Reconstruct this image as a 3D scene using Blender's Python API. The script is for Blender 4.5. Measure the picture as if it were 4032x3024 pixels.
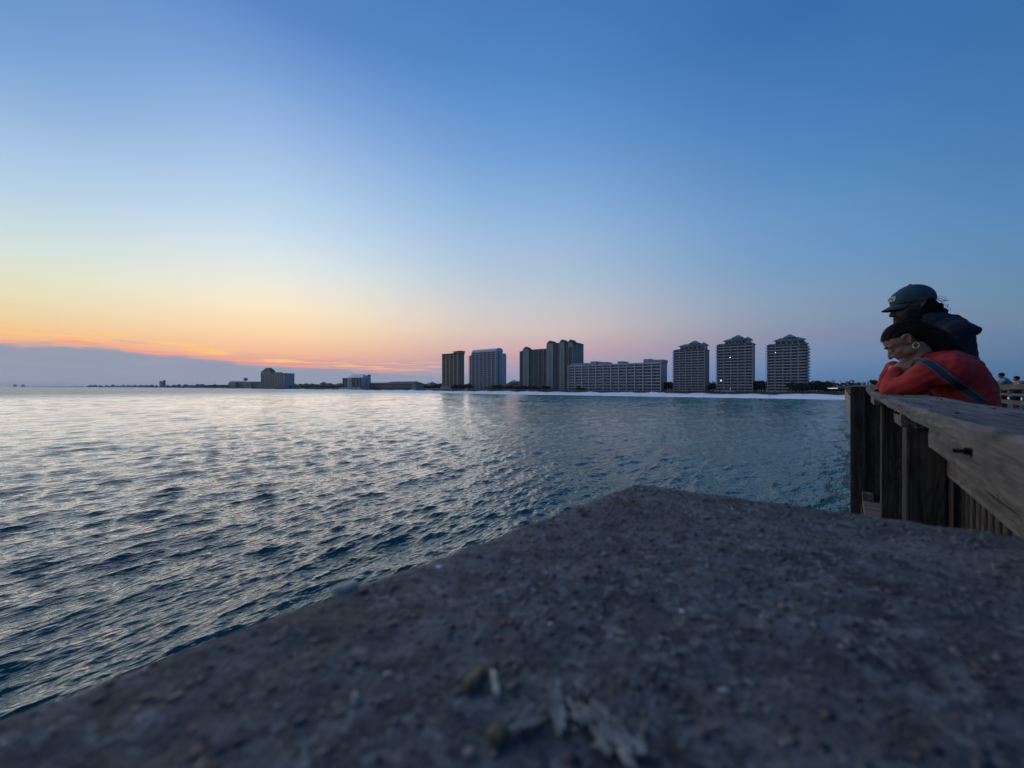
import bpy, bmesh, math, random
import numpy as np
from mathutils import Vector, Matrix
random.seed(7); rng = np.random.default_rng(7)
for o in list(bpy.data.objects): bpy.data.objects.remove(o)
sc = bpy.context.scene; COL = sc.collection
R = math.radians
# ---------------------------------------------------------------- camera
# focal length and horizon in pixels of the 4032 px wide photograph; eye 10 m above the water
F, CX, HY, H = 1516.0, 2016.0, 1521.0, 10.0
cam = bpy.data.cameras.new('camera'); camo = bpy.data.objects.new('camera', cam); COL.objects.link(camo)
camo.location = (0, 0, H); camo.rotation_euler = (R(90), 0, 0)
cam.sensor_width = 36; cam.lens = 36 * F / 4032; cam.shift_y = (HY - 1512) / 4032
cam.clip_start = .02; cam.clip_end = 90000
cam.dof.use_dof = True; cam.dof.focus_distance = 5.0; cam.dof.aperture_fstop = 3.9
sc.camera = camo
sc.render.resolution_x, sc.render.resolution_y = 1024, 768
vs = sc.view_settings; vs.view_transform = 'Standard'; vs.look = 'None'; vs.exposure = 0; vs.gamma = 1; vs.use_curve_mapping = False

def lin(c):
    return tuple(((v/255)/12.92 if v/255 <= .04045 else ((v/255+.055)/1.055)**2.4) for v in c)

# ---------------------------------------------------------------- world: dusk sky, sun already below the horizon
AZ_SUN = -46.0
W = bpy.data.worlds.new('World'); sc.world = W; W.use_nodes = True
nt = W.node_tree; N = nt.nodes; L = nt.links; N.clear()
def nd(t, **k):
    n = N.new(t)
    for a, b in k.items(): setattr(n, a, b)
    return n
def mth(op, a, b=None, c=None, clamp=False):
    n = nd('ShaderNodeMath', operation=op, use_clamp=clamp)
    for i, v in enumerate((a, b, c)):
        if v is None: continue
        if isinstance(v, (int, float)): n.inputs[i].default_value = v
        else: L.new(v, n.inputs[i])
    return n.outputs[0]
def ss(v, a, b):
    n = nd('ShaderNodeMapRange', interpolation_type='SMOOTHSTEP', clamp=True)
    L.new(v, n.inputs[0]); n.inputs[1].default_value = a; n.inputs[2].default_value = b
    return n.outputs[0]
def lr(v, a, b):
    n = nd('ShaderNodeMapRange', interpolation_type='LINEAR', clamp=True)
    L.new(v, n.inputs[0]); n.inputs[1].default_value = a; n.inputs[2].default_value = b
    return n.outputs[0]
def mixc(f, a, b, mode='MIX'):
    n = nd('ShaderNodeMix', data_type='RGBA', blend_type=mode, clamp_factor=True)
    if isinstance(f, (int, float)): n.inputs[0].default_value = f
    else: L.new(f, n.inputs[0])
    for i, v in ((6, a), (7, b)):
        if isinstance(v, tuple): n.inputs[i].default_value = (*v[:3], 1)
        else: L.new(v, n.inputs[i])
    return n.outputs[2]
def ramp_el(v, stops, top=60.0):
    n = nd('ShaderNodeValToRGB'); cr = n.color_ramp; cr.interpolation = 'LINEAR'
    stops = sorted(stops)
    while len(cr.elements) < len(stops): cr.elements.new(.5)
    for e, (p, c) in zip(cr.elements, stops):
        e.position = min(1, max(0, p/top)); e.color = (*lin(c), 1)
    L.new(v, n.inputs[0]); return n.outputs[0]
tc = nd('ShaderNodeTexCoord'); sx = nd('ShaderNodeSeparateXYZ'); L.new(tc.outputs['Generated'], sx.inputs[0])
X_, Y_, Z_ = sx.outputs
el = mth('MULTIPLY', mth('ARCSINE', Z_), 180/math.pi)
az = mth('MULTIPLY', mth('ARCTAN2', X_, Y_), 180/math.pi)
dl = mth('MULTIPLY', mth('ARCCOSINE', mth('COSINE', mth('MULTIPLY', mth('SUBTRACT', az, AZ_SUN), math.pi/180))), 180/math.pi)
elf = mth('DIVIDE', el, 60.0, clamp=True)
def EL(x, y):
    rx = (x-CX)/F
    return math.degrees(math.atan((HY-y)/F/math.sqrt(1+rx*rx)))
colA = [(0,(107,152,205)),(200,(122,163,212)),(400,(146,180,220)),(550,(165,195,228)),(700,(179,206,229)),(850,(196,219,224)),(950,(208,226,222)),(1050,(224,228,208)),(1150,(233,223,190)),(1250,(240,211,163)),(1320,(246,192,144)),(1380,(238,170,140)),(1450,(215,160,150)),(1521,(180,160,170))]
colB = [(0,(90,135,197)),(250,(119,159,214)),(500,(153,184,227)),(700,(175,204,233)),(850,(194,217,237)),(1000,(219,231,234)),(1100,(237,235,224)),(1200,(251,234,203)),(1300,(253,218,174)),(1380,(247,190,154)),(1420,(228,162,154)),(1460,(190,160,172)),(1521,(150,160,185))]
colC = [(0,(73,123,188)),(300,(84,137,199)),(600,(112,158,212)),(800,(138,177,219)),(950,(160,188,221)),(1100,(179,197,214)),(1200,(199,200,206)),(1300,(214,196,192)),(1380,(206,172,176)),(1430,(181,160,179)),(1470,(155,157,186)),(1521,(132,152,187))]
colD = [(0,(55,109,172)),(300,(69,121,182)),(600,(83,134,190)),(800,(98,146,195)),(1000,(110,151,194)),(1150,(125,154,184)),(1250,(130,150,176)),(1320,(130,141,170)),(1400,(114,139,174)),(1480,(92,127,170)),(1521,(82,117,160))]
colE = [(0,(58,110,166)),(300,(66,116,173)),(600,(76,124,178)),(800,(85,134,185)),(1000,(95,139,178)),(1150,(104,139,170)),(1250,(109,135,162)),(1350,(100,126,160)),(1480,(77,111,150)),(1521,(70,100,140))]
ZEN = [(60,(46,96,166))]
rA = ramp_el(elf, [(EL(0,y),c) for y,c in colA]+[(40,(88,133,196)),(60,(58,108,178))])
rB = ramp_el(elf, [(EL(1000,y),c) for y,c in colB]+[(60,(54,104,175))])
rC = ramp_el(elf, [(EL(2016,y),c) for y,c in colC]+[(60,(50,100,170))])
rD = ramp_el(elf, [(EL(3250,y),c) for y,c in colD]+[(60,(46,96,166))])
rE = ramp_el(elf, [(EL(3990,y),c) for y,c in colE]+[(60,(46,96,166))])
sky = mixc(ss(az, -56, -32), rA, rB)
sky = mixc(ss(az, -34, 3), sky, rC)
sky = mixc(ss(az, -2, 42), sky, rD)
sky = mixc(ss(az, 36, 56), sky, rE)
sky = mixc(mth('SUBTRACT', 1.0, ss(az, -100, -52)), sky, rC)      # away from the glow on the other side
sky = mixc(mth('SUBTRACT', 1.0, ss(az, -175, -95)), sky, rE)
# low cloud bank under the afterglow and thin lit streaks above it
cmb = nd('ShaderNodeCombineXYZ'); L.new(mth('MULTIPLY', az, .09), cmb.inputs[0]); L.new(mth('MULTIPLY', el, .75), cmb.inputs[1])
def noise(vec, scale, detail=4, rough=.55):
    n = nd('ShaderNodeTexNoise'); n.inputs['Scale'].default_value = scale; n.inputs['Detail'].default_value = detail; n.inputs['Roughness'].default_value = rough
    L.new(vec, n.inputs['Vector']); return n.outputs['Fac']
nz = noise(cmb.outputs[0], 1.0, 8, .68)
hc = nd('ShaderNodeFloatCurve'); cu = hc.mapping.curves[0]
pts = [(-180,1.2),(-120,2.0),(-90,3.3),(-53,3.75),(-45,3.6),(-38.7,3.15),(-33.8,2.45),(-27,2.0),(-18.8,1.75),(0,1.25),(39,.5),(180,.5)]
cu.points[0].location = ((pts[0][0]+180)/360, pts[0][1]/5); cu.points[1].location = (1, pts[-1][1]/5)
for p in pts[1:-1]: cu.points.new((p[0]+180)/360, p[1]/5)
hc.mapping.update(); L.new(mth('DIVIDE', mth('ADD', az, 180.0), 360.0), hc.inputs['Value'])
hgt = mth('MULTIPLY', hc.outputs[0], 5.0)
hgt = mth('ADD', hgt, mth('MULTIPLY', mth('SUBTRACT', nz, .5), 2.4))
bank = mth('SUBTRACT', 1.0, ss(mth('SUBTRACT', el, hgt), -.22, .42))
bank = mth('MULTIPLY', bank, mth('SUBTRACT', 1.0, ss(dl, 30, 75)))
nz3 = noise(cmb.outputs[0], 2.2, 3)
bankc = mixc(nz3, lin((134,152,178)), lin((158,160,178)))
sky = mixc(mth('MULTIPLY', bank, .97), sky, bankc)
cm2 = nd('ShaderNodeCombineXYZ'); L.new(mth('MULTIPLY', az, .12), cm2.inputs[0]); L.new(mth('ADD', mth('MULTIPLY', el, 2.6), mth('MULTIPLY', az, .035)), cm2.inputs[1])
st = noise(cm2.outputs[0], 1.15, 6, .6)
band = mth('MULTIPLY', ss(mth('SUBTRACT', el, hgt), -.1, .35), mth('SUBTRACT', 1.0, ss(mth('SUBTRACT', el, hgt), .9, 2.6)))
stm = mth('MULTIPLY', mth('MULTIPLY', ss(st, .46, .60), band), mth('SUBTRACT', 1.0, ss(dl, 18, 52)))
sky = mixc(mth('MULTIPLY', stm, .85), sky, mixc(ss(mth('SUBTRACT', el, hgt), .25, 1.1), lin((252,158,138)), lin((255,205,128))))
st2 = mth('MULTIPLY', mth('MULTIPLY', ss(noise(cm2.outputs[0], .8, 5, .6), .56, .7), band), mth('SUBTRACT', 1.0, ss(dl, 20, 60)))
sky = mixc(mth('MULTIPLY', st2, .3), sky, lin((190,160,172)))
bg = nd('ShaderNodeBackground'); bg.inputs['Strength'].default_value = 1.0; L.new(sky, bg.inputs[0])
wo = nd('ShaderNodeOutputWorld'); L.new(bg.outputs[0], wo.inputs[0])

# the afterglow itself: one very wide, weak, warm sun low over the glow
sun = bpy.data.lights.new('sun', 'SUN'); sun.energy = 1.4; sun.angle = R(80); sun.color = (1.0, .95, .88)
suno = bpy.data.objects.new('sun', sun); COL.objects.link(suno)
_sd = Vector((math.sin(R(-42))*math.cos(R(20)), math.cos(R(-42))*math.cos(R(20)), math.sin(R(20))))
suno.rotation_euler = (-_sd).to_track_quat('-Z', 'Y').to_euler(); suno.location = (0, 0, 60)

# ---------------------------------------------------------------- helpers
def tag(o, label=None, cat=None, group=None, kind=None):
    if label: o['label'] = label
    if cat: o['category'] = cat
    if group: o['group'] = group
    if kind: o['kind'] = kind
    return o
def empty(name, loc=(0,0,0), rz=0, **k):
    o = bpy.data.objects.new(name, None); COL.objects.link(o); o.location = loc; o.rotation_euler = (0,0,rz)
    o.empty_display_size = .1
    return tag(o, **k)
def link(name, me, parent=None, loc=(0,0,0), rot=None, scale=None, **k):
    o = bpy.data.objects.new(name, me); COL.objects.link(o); o.parent = parent; o.location = loc
    if rot is not None: o.rotation_euler = rot
    if scale is not None: o.scale = scale
    return tag(o, **k)
class MB:
    def __init__(s): s.v = []; s.f = []; s.m = []
    def add(s, vs, fs, mi=0):
        b = len(s.v); s.v += [tuple(v) for v in vs]; s.f += [tuple(b+i for i in f) for f in fs]; s.m += [mi]*len(fs); return s
    def box(s, x0, x1, y0, y1, z0, z1, mi=0):
        return s.add([(x0,y0,z0),(x1,y0,z0),(x1,y1,z0),(x0,y1,z0),(x0,y0,z1),(x1,y0,z1),(x1,y1,z1),(x0,y1,z1)],
                     [(0,3,2,1),(4,5,6,7),(0,1,5,4),(1,2,6,5),(2,3,7,6),(3,0,4,7)], mi)
    def prism(s, poly, z0, z1, mi=0):
        n = len(poly)
        return s.add([(x,y,z0) for x,y in poly]+[(x,y,z1) for x,y in poly],
                     [tuple(range(n-1,-1,-1)), tuple(range(n,2*n))]+[(i,(i+1)%n,n+(i+1)%n,n+i) for i in range(n)], mi)
    def hip(s, x0, x1, y0, y1, z0, z1, inset=None, mi=0, ov=.6):
        x0-=ov; x1+=ov; y0-=ov; y1+=ov
        if inset is None: inset = min(x1-x0, y1-y0)/2*.98
        ym = (y0+y1)/2; i = min(inset, (x1-x0)/2*.98); j = min(inset, (y1-y0)/2*.98)
        return s.add([(x0,y0,z0),(x1,y0,z0),(x1,y1,z0),(x0,y1,z0),(x0,y0,z0+.3),(x1,y0,z0+.3),(x1,y1,z0+.3),(x0,y1,z0+.3),
                      (x0+i,y0+j,z1),(x1-i,y0+j,z1),(x1-i,y1-j,z1),(x0+i,y1-j,z1)],
                     [(0,3,2,1),(0,1,5,4),(1,2,6,5),(2,3,7,6),(3,0,4,7),(4,5,9,8),(5,6,10,9),(6,7,11,10),(7,4,8,11),(8,9,10,11)], mi)
    def tube(s, p0, p1, r0, r1=None, n=10, mi=0):
        r1 = r0 if r1 is None else r1
        p0 = Vector(p0); p1 = Vector(p1); d = (p1-p0).normalized(); a = d.orthogonal().normalized(); b = d.cross(a)
        vs = [p0+(a*math.cos(2*math.pi*i/n)+b*math.sin(2*math.pi*i/n))*r0 for i in range(n)]+[p1+(a*math.cos(2*math.pi*i/n)+b*math.sin(2*math.pi*i/n))*r1 for i in range(n)]
        return s.add(vs, [tuple(range(n-1,-1,-1)), tuple(range(n,2*n))]+[(i,(i+1)%n,n+(i+1)%n,n+i) for i in range(n)], mi)
    def mesh(s, name, mats, smooth=False):
        me = bpy.data.meshes.new(name); me.from_pydata(s.v, [], s.f)
        for m in (mats if isinstance(mats, (list,tuple)) else [mats]): me.materials.append(m)
        me.polygons.foreach_set('material_index', s.m)
        if smooth: me.polygons.foreach_set('use_smooth', [True]*len(s.f))
        me.update(); return me
    def build(s, name, mats, parent=None, loc=(0,0,0), smooth=False, **k):
        return link(name, s.mesh(name, mats, smooth), parent, loc, **k)

# ---------------------------------------------------------------- materials
def M(name, c1, c2=None, scale=5.0, rough=.8, bump=0.0, stretch=(1,1,1), detail=5, spec=.3, emit=None, estr=0, metal=0, bscale=None, coord='Object', spread=(.35,.65), rotz=0):
    m = bpy.data.materials.new(name); m.use_nodes = True; t = m.node_tree; n = t.nodes; l = t.links
    b = n['Principled BSDF']; b.inputs['Roughness'].default_value = rough; b.inputs['Specular IOR Level'].default_value = spec; b.inputs['Metallic'].default_value = metal
    tcn = n.new('ShaderNodeTexCoord'); mp = n.new('ShaderNodeMapping'); mp.inputs['Scale'].default_value = stretch; mp.inputs['Rotation'].default_value = (0,0,rotz)
    l.new(tcn.outputs[coord], mp.inputs[0])
    nz = n.new('ShaderNodeTexNoise'); nz.inputs['Scale'].default_value = scale; nz.inputs['Detail'].default_value = detail; nz.inputs['Roughness'].default_value = .6
    l.new(mp.outputs[0], nz.inputs['Vector'])
    c2 = c2 or tuple(v*.7 for v in c1)
    cr = n.new('ShaderNodeValToRGB'); cr.color_ramp.elements[0].position = spread[0]; cr.color_ramp.elements[1].position = spread[1]
    cr.color_ramp.elements[0].color = (*c2,1); cr.color_ramp.elements[1].color = (*c1,1)
    l.new(nz.outputs['Fac'], cr.inputs[0]); l.new(cr.outputs[0], b.inputs['Base Color'])
    if bump:
        n2 = n.new('ShaderNodeTexNoise'); n2.inputs['Scale'].default_value = bscale or scale*2; n2.inputs['Detail'].default_value = 6
        l.new(mp.outputs[0], n2.inputs['Vector'])
        bp = n.new('ShaderNodeBump'); bp.inputs['Strength'].default_value = 1; bp.inputs['Distance'].default_value = bump
        l.new(n2.outputs['Fac'], bp.inputs['Height']); l.new(bp.outputs[0], b.inputs['Normal'])
    if emit:
        b.inputs['Emission Color'].default_value = (*emit,1); b.inputs['Emission Strength'].default_value = estr
    return m
m_white = M('white_stucco', (.42,.43,.44), (.37,.38,.39), .12, .85)
m_cream = M('cream_stucco', (.29,.295,.29), (.24,.245,.245), .12, .85)
m_tan = M('tan_stucco', (.36,.27,.18), (.30,.22,.15), .12, .85)
m_tand = M('tan_stucco_darker', (.27,.22,.175), (.23,.185,.15), .12, .85)
m_sage = M('sage_stucco', (.25,.27,.25), (.20,.22,.21), .12, .85)
m_grey = M('grey_concrete', (.33,.33,.34), (.27,.27,.28), .15, .85)
m_roofg = M('green_metal_roof', (.13,.20,.21), (.10,.16,.17), .4, .5)
m_roofw = M('pale_metal_roof', (.42,.45,.50), (.36,.39,.44), .3, .45)
m_roofb = M('brown_shingle_roof', (.11,.085,.075), (.075,.06,.055), 1.5, .9)
m_roofd = M('dark_roof', (.07,.065,.065), (.05,.045,.045), 1.0, .9)
m_glass = M('dark_glass', (.012,.016,.022), (.02,.024,.03), .3, .18, spec=.4)
m_curt = M('curtain', (.16,.15,.14), (.11,.105,.10), .5, .9)
m_rail = M('balcony_rail', (.33,.335,.34), (.28,.285,.29), .5, .7)
m_raild = M('balcony_rail_dark', (.15,.16,.155), (.12,.13,.125), .5, .7)
m_lit = M('lit_lamp', (1,.9,.75), emit=(1,.93,.8), estr=6)
m_litw = M('lit_warm_lamp', (1,.6,.3), emit=(1,.62,.3), estr=5)
m_sand = M('white_sand', (.90,.89,.88), (.80,.79,.78), .05, .95, bump=.25, bscale=.35, coord='Object')
m_wetsand = m_sand
m_land = M('scrub_ground', (.055,.052,.032), (.035,.038,.024), .06, .95)
m_leaf = M('scrub_leaf', (.045,.055,.028), (.02,.028,.016), .4, .8)
m_leafd = M('oak_leaf', (.022,.032,.018), (.012,.018,.012), .4, .8)
m_bark = M('bark', (.07,.055,.045), (.04,.03,.025), 6, .95)
m_grass = M('dune_grass', (.10,.095,.05), (.05,.052,.03), .3, .9)

# ---------------------------------------------------------------- shore frame: east along the beach, inland away from the water
EA = Vector((.792, -.611, 0)); IN = Vector((.611, .792, 0)); RSH = math.atan2(-.611, .792)
def sh(s, v, z=0): return EA*s + IN*v + Vector((0,0,z))
def s_at(x, v):                       # east coordinate where the pixel column x meets the line "inland = v"
    rx = (x-CX)/F; Z = v/(.611*rx+.792)
    return Z*(.792*rx-.611), Z
def z_at(y, Z): return H + (HY-y)/F*Z
def v_for(s, x):
    rx = (x-CX)/F
    return s*(.792+.611*rx)/(.792*rx-.611)
VW = 379.0
def vwater(s):                        # waterline; far to the west the coast swings out
    u = -s
    t = min(1, max(0, (u-2300)/6700)); t = t*t*(3-2*t)
    return VW*(1-t) + (-120)*t + 3.0*math.sin(u*.011) + 2.0*math.sin(u*.031+1)

# ---------------------------------------------------------------- water
def wave_field(x, y, r):
    step = np.where(r > 600, r*.075, np.maximum(r*.0043, .04))
    z = np.zeros_like(x); dx = np.zeros_like(x); dy = np.zeros_like(x)
    wd = math.atan2(.611, -.792) + R(8)
    for i in range(145):
        lam = .22*(10**rng.random()**1.15)
        if i < 8: lam = 2.4+2.2*rng.random()
        if i >= 110: lam = 2.6*(5**rng.random())
        th = wd + rng.normal()*R(27) if i >= 8 else wd + rng.normal()*R(12)
        k = 2*math.pi/lam
        amp = .0069*lam**.95*(.6+.8*rng.random())*(.40 if i >= 110 else .8 if i < 8 else 1.0)
        kx, ky = k*math.cos(th), k*math.sin(th)
        ph = kx*x+ky*y+rng.random()*6.283
        fade = np.clip((lam/step-2.2)/2.5, 0, 1)
        s_, c_ = np.sin(ph), np.cos(ph)
        z += amp*fade*c_; q = .85*amp*fade
        dx -= q*math.cos(th)*s_; dy -= q*math.sin(th)*s_
    return z, dx, dy
rr = np.concatenate([np.linspace(.4, 6, 14, endpoint=False), np.geomspace(6, 10, 20, endpoint=False), np.geomspace(10, 600, 950, endpoint=False), np.geomspace(600, 45000, 60)])
aa = np.concatenate([np.linspace(-58, 60, 900), np.linspace(60, 302, 122)[1:-1]])
Rg, Ag = np.meshgrid(rr, np.radians(aa), indexing='ij')
wx, wy = Rg*np.sin(Ag), Rg*np.cos(Ag)
wz, wdx, wdy = wave_field(wx, wy, Rg)
shv = wx*.611+wy*.792
calm = np.clip((VW-shv)/40, .35, 1)
wz *= calm; wx = wx+wdx*calm; wy = wy+wdy*calm
nr, na = len(rr), len(aa)
co = np.stack([wx, wy, wz], -1).reshape(-1, 3)
ii, jj = np.meshgrid(np.arange(nr-1), np.arange(na), indexing='ij')
j2 = (jj+1) % na
quads = np.stack([ii*na+jj, ii*na+j2, (ii+1)*na+j2, (ii+1)*na+jj], -1).reshape(-1, 4)
me = bpy.data.meshes.new('water')
me.vertices.add(len(co)); me.vertices.foreach_set('co', co.ravel().astype(np.float32))
me.loops.add(quads.size); me.loops.foreach_set('vertex_index', quads.ravel().astype(np.int32))
me.polygons.add(len(quads)); me.polygons.foreach_set('loop_start', np.arange(0, quads.size, 4, dtype=np.int32))
me.polygons.foreach_set('use_smooth', np.ones(len(quads), dtype=bool))
me.update(); me.validate()
if me.polygons[0].normal.z < 0: me.flip_normals()
m_water = bpy.data.materials.new('sea_water'); m_water.use_nodes = True
nt = m_water.node_tree; N = nt.nodes; L = nt.links
b = N['Principled BSDF']; b.inputs['IOR'].default_value = 1.34; b.inputs['Roughness'].default_value = .05
geo = nd('ShaderNodeNewGeometry'); sp = nd('ShaderNodeSeparateXYZ'); L.new(geo.outputs['Position'], sp.inputs[0])
shore = mth('ADD', mth('MULTIPLY', sp.outputs[0], .611), mth('MULTIPLY', sp.outputs[1], .792))
L.new(mixc(ss(shore, 60, 375), (.003,.068,.068), (.022,.135,.138)), b.inputs['Base Color'])
dist = mth('SQRT', mth('ADD', mth('MULTIPLY', sp.outputs[0], sp.outputs[0]), mth('MULTIPLY', sp.outputs[1], sp.outputs[1])))
mp = nd('ShaderNodeMapping'); mp.vector_type = 'TEXTURE'; mp.inputs['Rotation'].default_value = (0,0,math.atan2(.792,.611)); mp.inputs['Scale'].default_value = (2.6,1,1)
L.new(geo.outputs['Position'], mp.inputs[0])
n1 = noise(mp.outputs[0], 3.6, 2, .55)
bp = nd('ShaderNodeBump'); bp.inputs['Strength'].default_value = 1; bp.inputs['Distance'].default_value = 1.0
L.new(mth('MULTIPLY', n1, .17), bp.inputs['Height'])
# beyond the modelled waves the same chop goes on as tilted facets
def vecnoise(scale, detail):
    n = nd('ShaderNodeTexNoise'); n.inputs['Scale'].default_value = scale; n.inputs['Detail'].default_value = detail; n.inputs['Roughness'].default_value = .7
    L.new(mp.outputs[0], n.inputs['Vector']); v = nd('ShaderNodeVectorMath', operation='SUBTRACT'); L.new(n.outputs['Color'], v.inputs[0]); v.inputs[1].default_value = (.5,.5,.5)
    return v.outputs[0]
far = ss(dist, 60, 400)
rg = nd('ShaderNodeMapRange', interpolation_type='SMOOTHSTEP'); L.new(dist, rg.inputs[0]); rg.inputs[1].default_value = 60; rg.inputs[2].default_value = 900; rg.inputs[3].default_value = .04; rg.inputs[4].default_value = .44; L.new(rg.outputs[0], b.inputs['Roughness'])   # unresolved chop
v1 = nd('ShaderNodeVectorMath', operation='MULTIPLY'); L.new(vecnoise(.45, 8), v1.inputs[0]); v1.inputs[1].default_value = (2.2,2.2,0)
v1b = nd('ShaderNodeVectorMath', operation='MULTIPLY_ADD'); L.new(vecnoise(.075, 4), v1b.inputs[0]); v1b.inputs[1].default_value = (1.3,1.3,0); L.new(v1.outputs[0], v1b.inputs[2]); v1 = v1b
v2 = nd('ShaderNodeVectorMath', operation='SCALE'); L.new(v1.outputs[0], v2.inputs[0]); L.new(far, v2.inputs[3])
v3 = nd('ShaderNodeVectorMath', operation='ADD'); L.new(v2.outputs[0], v3.inputs[0]); L.new(bp.outputs[0], v3.inputs[1])
v4 = nd('ShaderNodeVectorMath', operation='NORMALIZE'); L.new(v3.outputs[0], v4.inputs[0]); L.new(v4.outputs[0], b.inputs['Normal'])
me.materials.append(m_water)
link('water', me, kind='structure')

# ---------------------------------------------------------------- beach and land
def vnoise(x, y, seed=0):
    v = 0
    for i, (fx, fy, a) in enumerate(((.031,.047,1),(.073,-.061,.6),(.17,.13,.35),(.41,-.37,.2))):
        v += a*math.sin(fx*x+fy*y+seed*1.7+i)*math.cos(fy*x-fx*y*.7+seed+i*2)
    return v
def sheet(name, slist, prof, mat, zf, **k):
    mb = MB(); n = len(prof)
    for s in slist:
        v0 = vwater(s)
        for o, z in prof:
            mb.v.append(tuple(sh(s, v0+o, zf(s, o, z))))
    for i in range(len(slist)-1):
        for j in range(n-1):
            a = i*n+j; mb.f.append((a, a+n, a+n+1, a+1)); mb.m.append(0)
    return mb.build(name, mat, smooth=True, **k)
sl = [1600-40*i for i in range(27)] + [520-4*i for i in range(300)] + [-680-25*i for i in range(100)] + [-3200-120*i for i in range(55)]
def zbeach(s, o, z): return z + (.22*vnoise(s*1.3, o*2.2) if 6 < o < 40 else .75*vnoise(s*1.9, o*2.2, 2) if 40 <= o < 64 else 0)
sheet('beach', sl, [(-40,-2.0),(-8,-.4),(0,.05),(5,.35),(12,.8),(20,1.3),(28,1.6),(36,1.8),(44,2.2),(52,2.6),(58,2.9),(66,2.6)], m_sand, zbeach, kind='structure')
def zland(s, o, z): return z + (1.0*abs(vnoise(s*1.1, o*2.0, 3)) if 55 < o < 80 else (.5*vnoise(s*.3,o*.3,5) if o > 80 else 0))
sheet('dune_ground', sl, [(52,1.2),(57,2.6),(61,3.2),(66,3.6),(71,3.8),(76,3.9),(84,3.9),(110,4.0),(200,4.2),(500,5),(1500,6),(3500,8)], m_land, zland, kind='structure')

def leafmesh(name, n, rad, size, mat, flat=1.0, seed=1, trunk=None):
    r_ = np.random.default_rng(seed); mb = MB()
    blobs = [(r_.normal(size=3)*np.array([.42,.42,.26*flat]), .35+.25*r_.random()) for _ in range(9)]
    for _ in range(n):
        c, q = blobs[r_.integers(len(blobs))]
        d = r_.normal(size=3); d /= np.linalg.norm(d); p = (c+d*q*(.55+.45*r_.random())*np.array([1,1,flat]))*rad
        a = r_.normal(size=3); a /= np.linalg.norm(a); b_ = np.cross(a, r_.normal(size=3)); b_ /= np.linalg.norm(b_); s_ = size*(.6+.8*r_.random())
        mb.add([p-a*s_, p+b_*s_*.6, p+a*s_, p-b_*s_*.6], [(0,1,2,3)])
    return mb.mesh(name, mat)
# dune grass: uncountable tufts along the dune toe
mb = MB()
for _ in range(9000):
    s = 230-1500*random.random()**1.3; o = 53+22*random.random()**1.2; v0 = vwater(s); z = 2.6+1.2*min(1,max(0,(o-55)/10))
    c = sh(s, v0+o, z); hgt_ = .5+.7*random.random(); wd_ = .5+.5*random.random(); an = random.random()*3.14
    d = Vector((math.cos(an), math.sin(an), 0))*wd_
    mb.add([c-d, c+d, c+d*.7+Vector((0,0,hgt_)), c-d*.7+Vector((0,0,hgt_*.8))], [(0,1,2,3)])
mb.build('dune_grass', m_grass, label='olive dune grass and scrub between the white sand and the buildings', cat='dune grass', kind='stuff')
# far woods: one dark mass on the horizon behind the buildings
mb = MB()
for i in range(1700):
    s = 900-3800*random.random(); v = vwater(s)+330+random.random()*60
    cz = 5+(4.5+2.6*random.random()+1.3*vnoise(s*.25, 3)); c = sh(s, v, cz); rad = 5+3.5*random.random()
    for _ in range(16):
        d = Vector((random.gauss(0,1),random.gauss(0,1),random.gauss(0,.8))).normalized(); p = c+d*rad*(.4+.6*random.random())
        a = Vector((random.gauss(0,1),random.gauss(0,1),random.gauss(0,1))).normalized(); q = a.orthogonal().normalized(); z_ = 2.1*(.6+.8*random.random())
        mb.add([p-a*z_, p+q*z_, p+a*z_, p-q*z_], [(0,1,2,3)])
mb.build('far_woods', m_leafd, label='dark belt of woods along the horizon behind the towers', cat='woods', kind='stuff')
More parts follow.
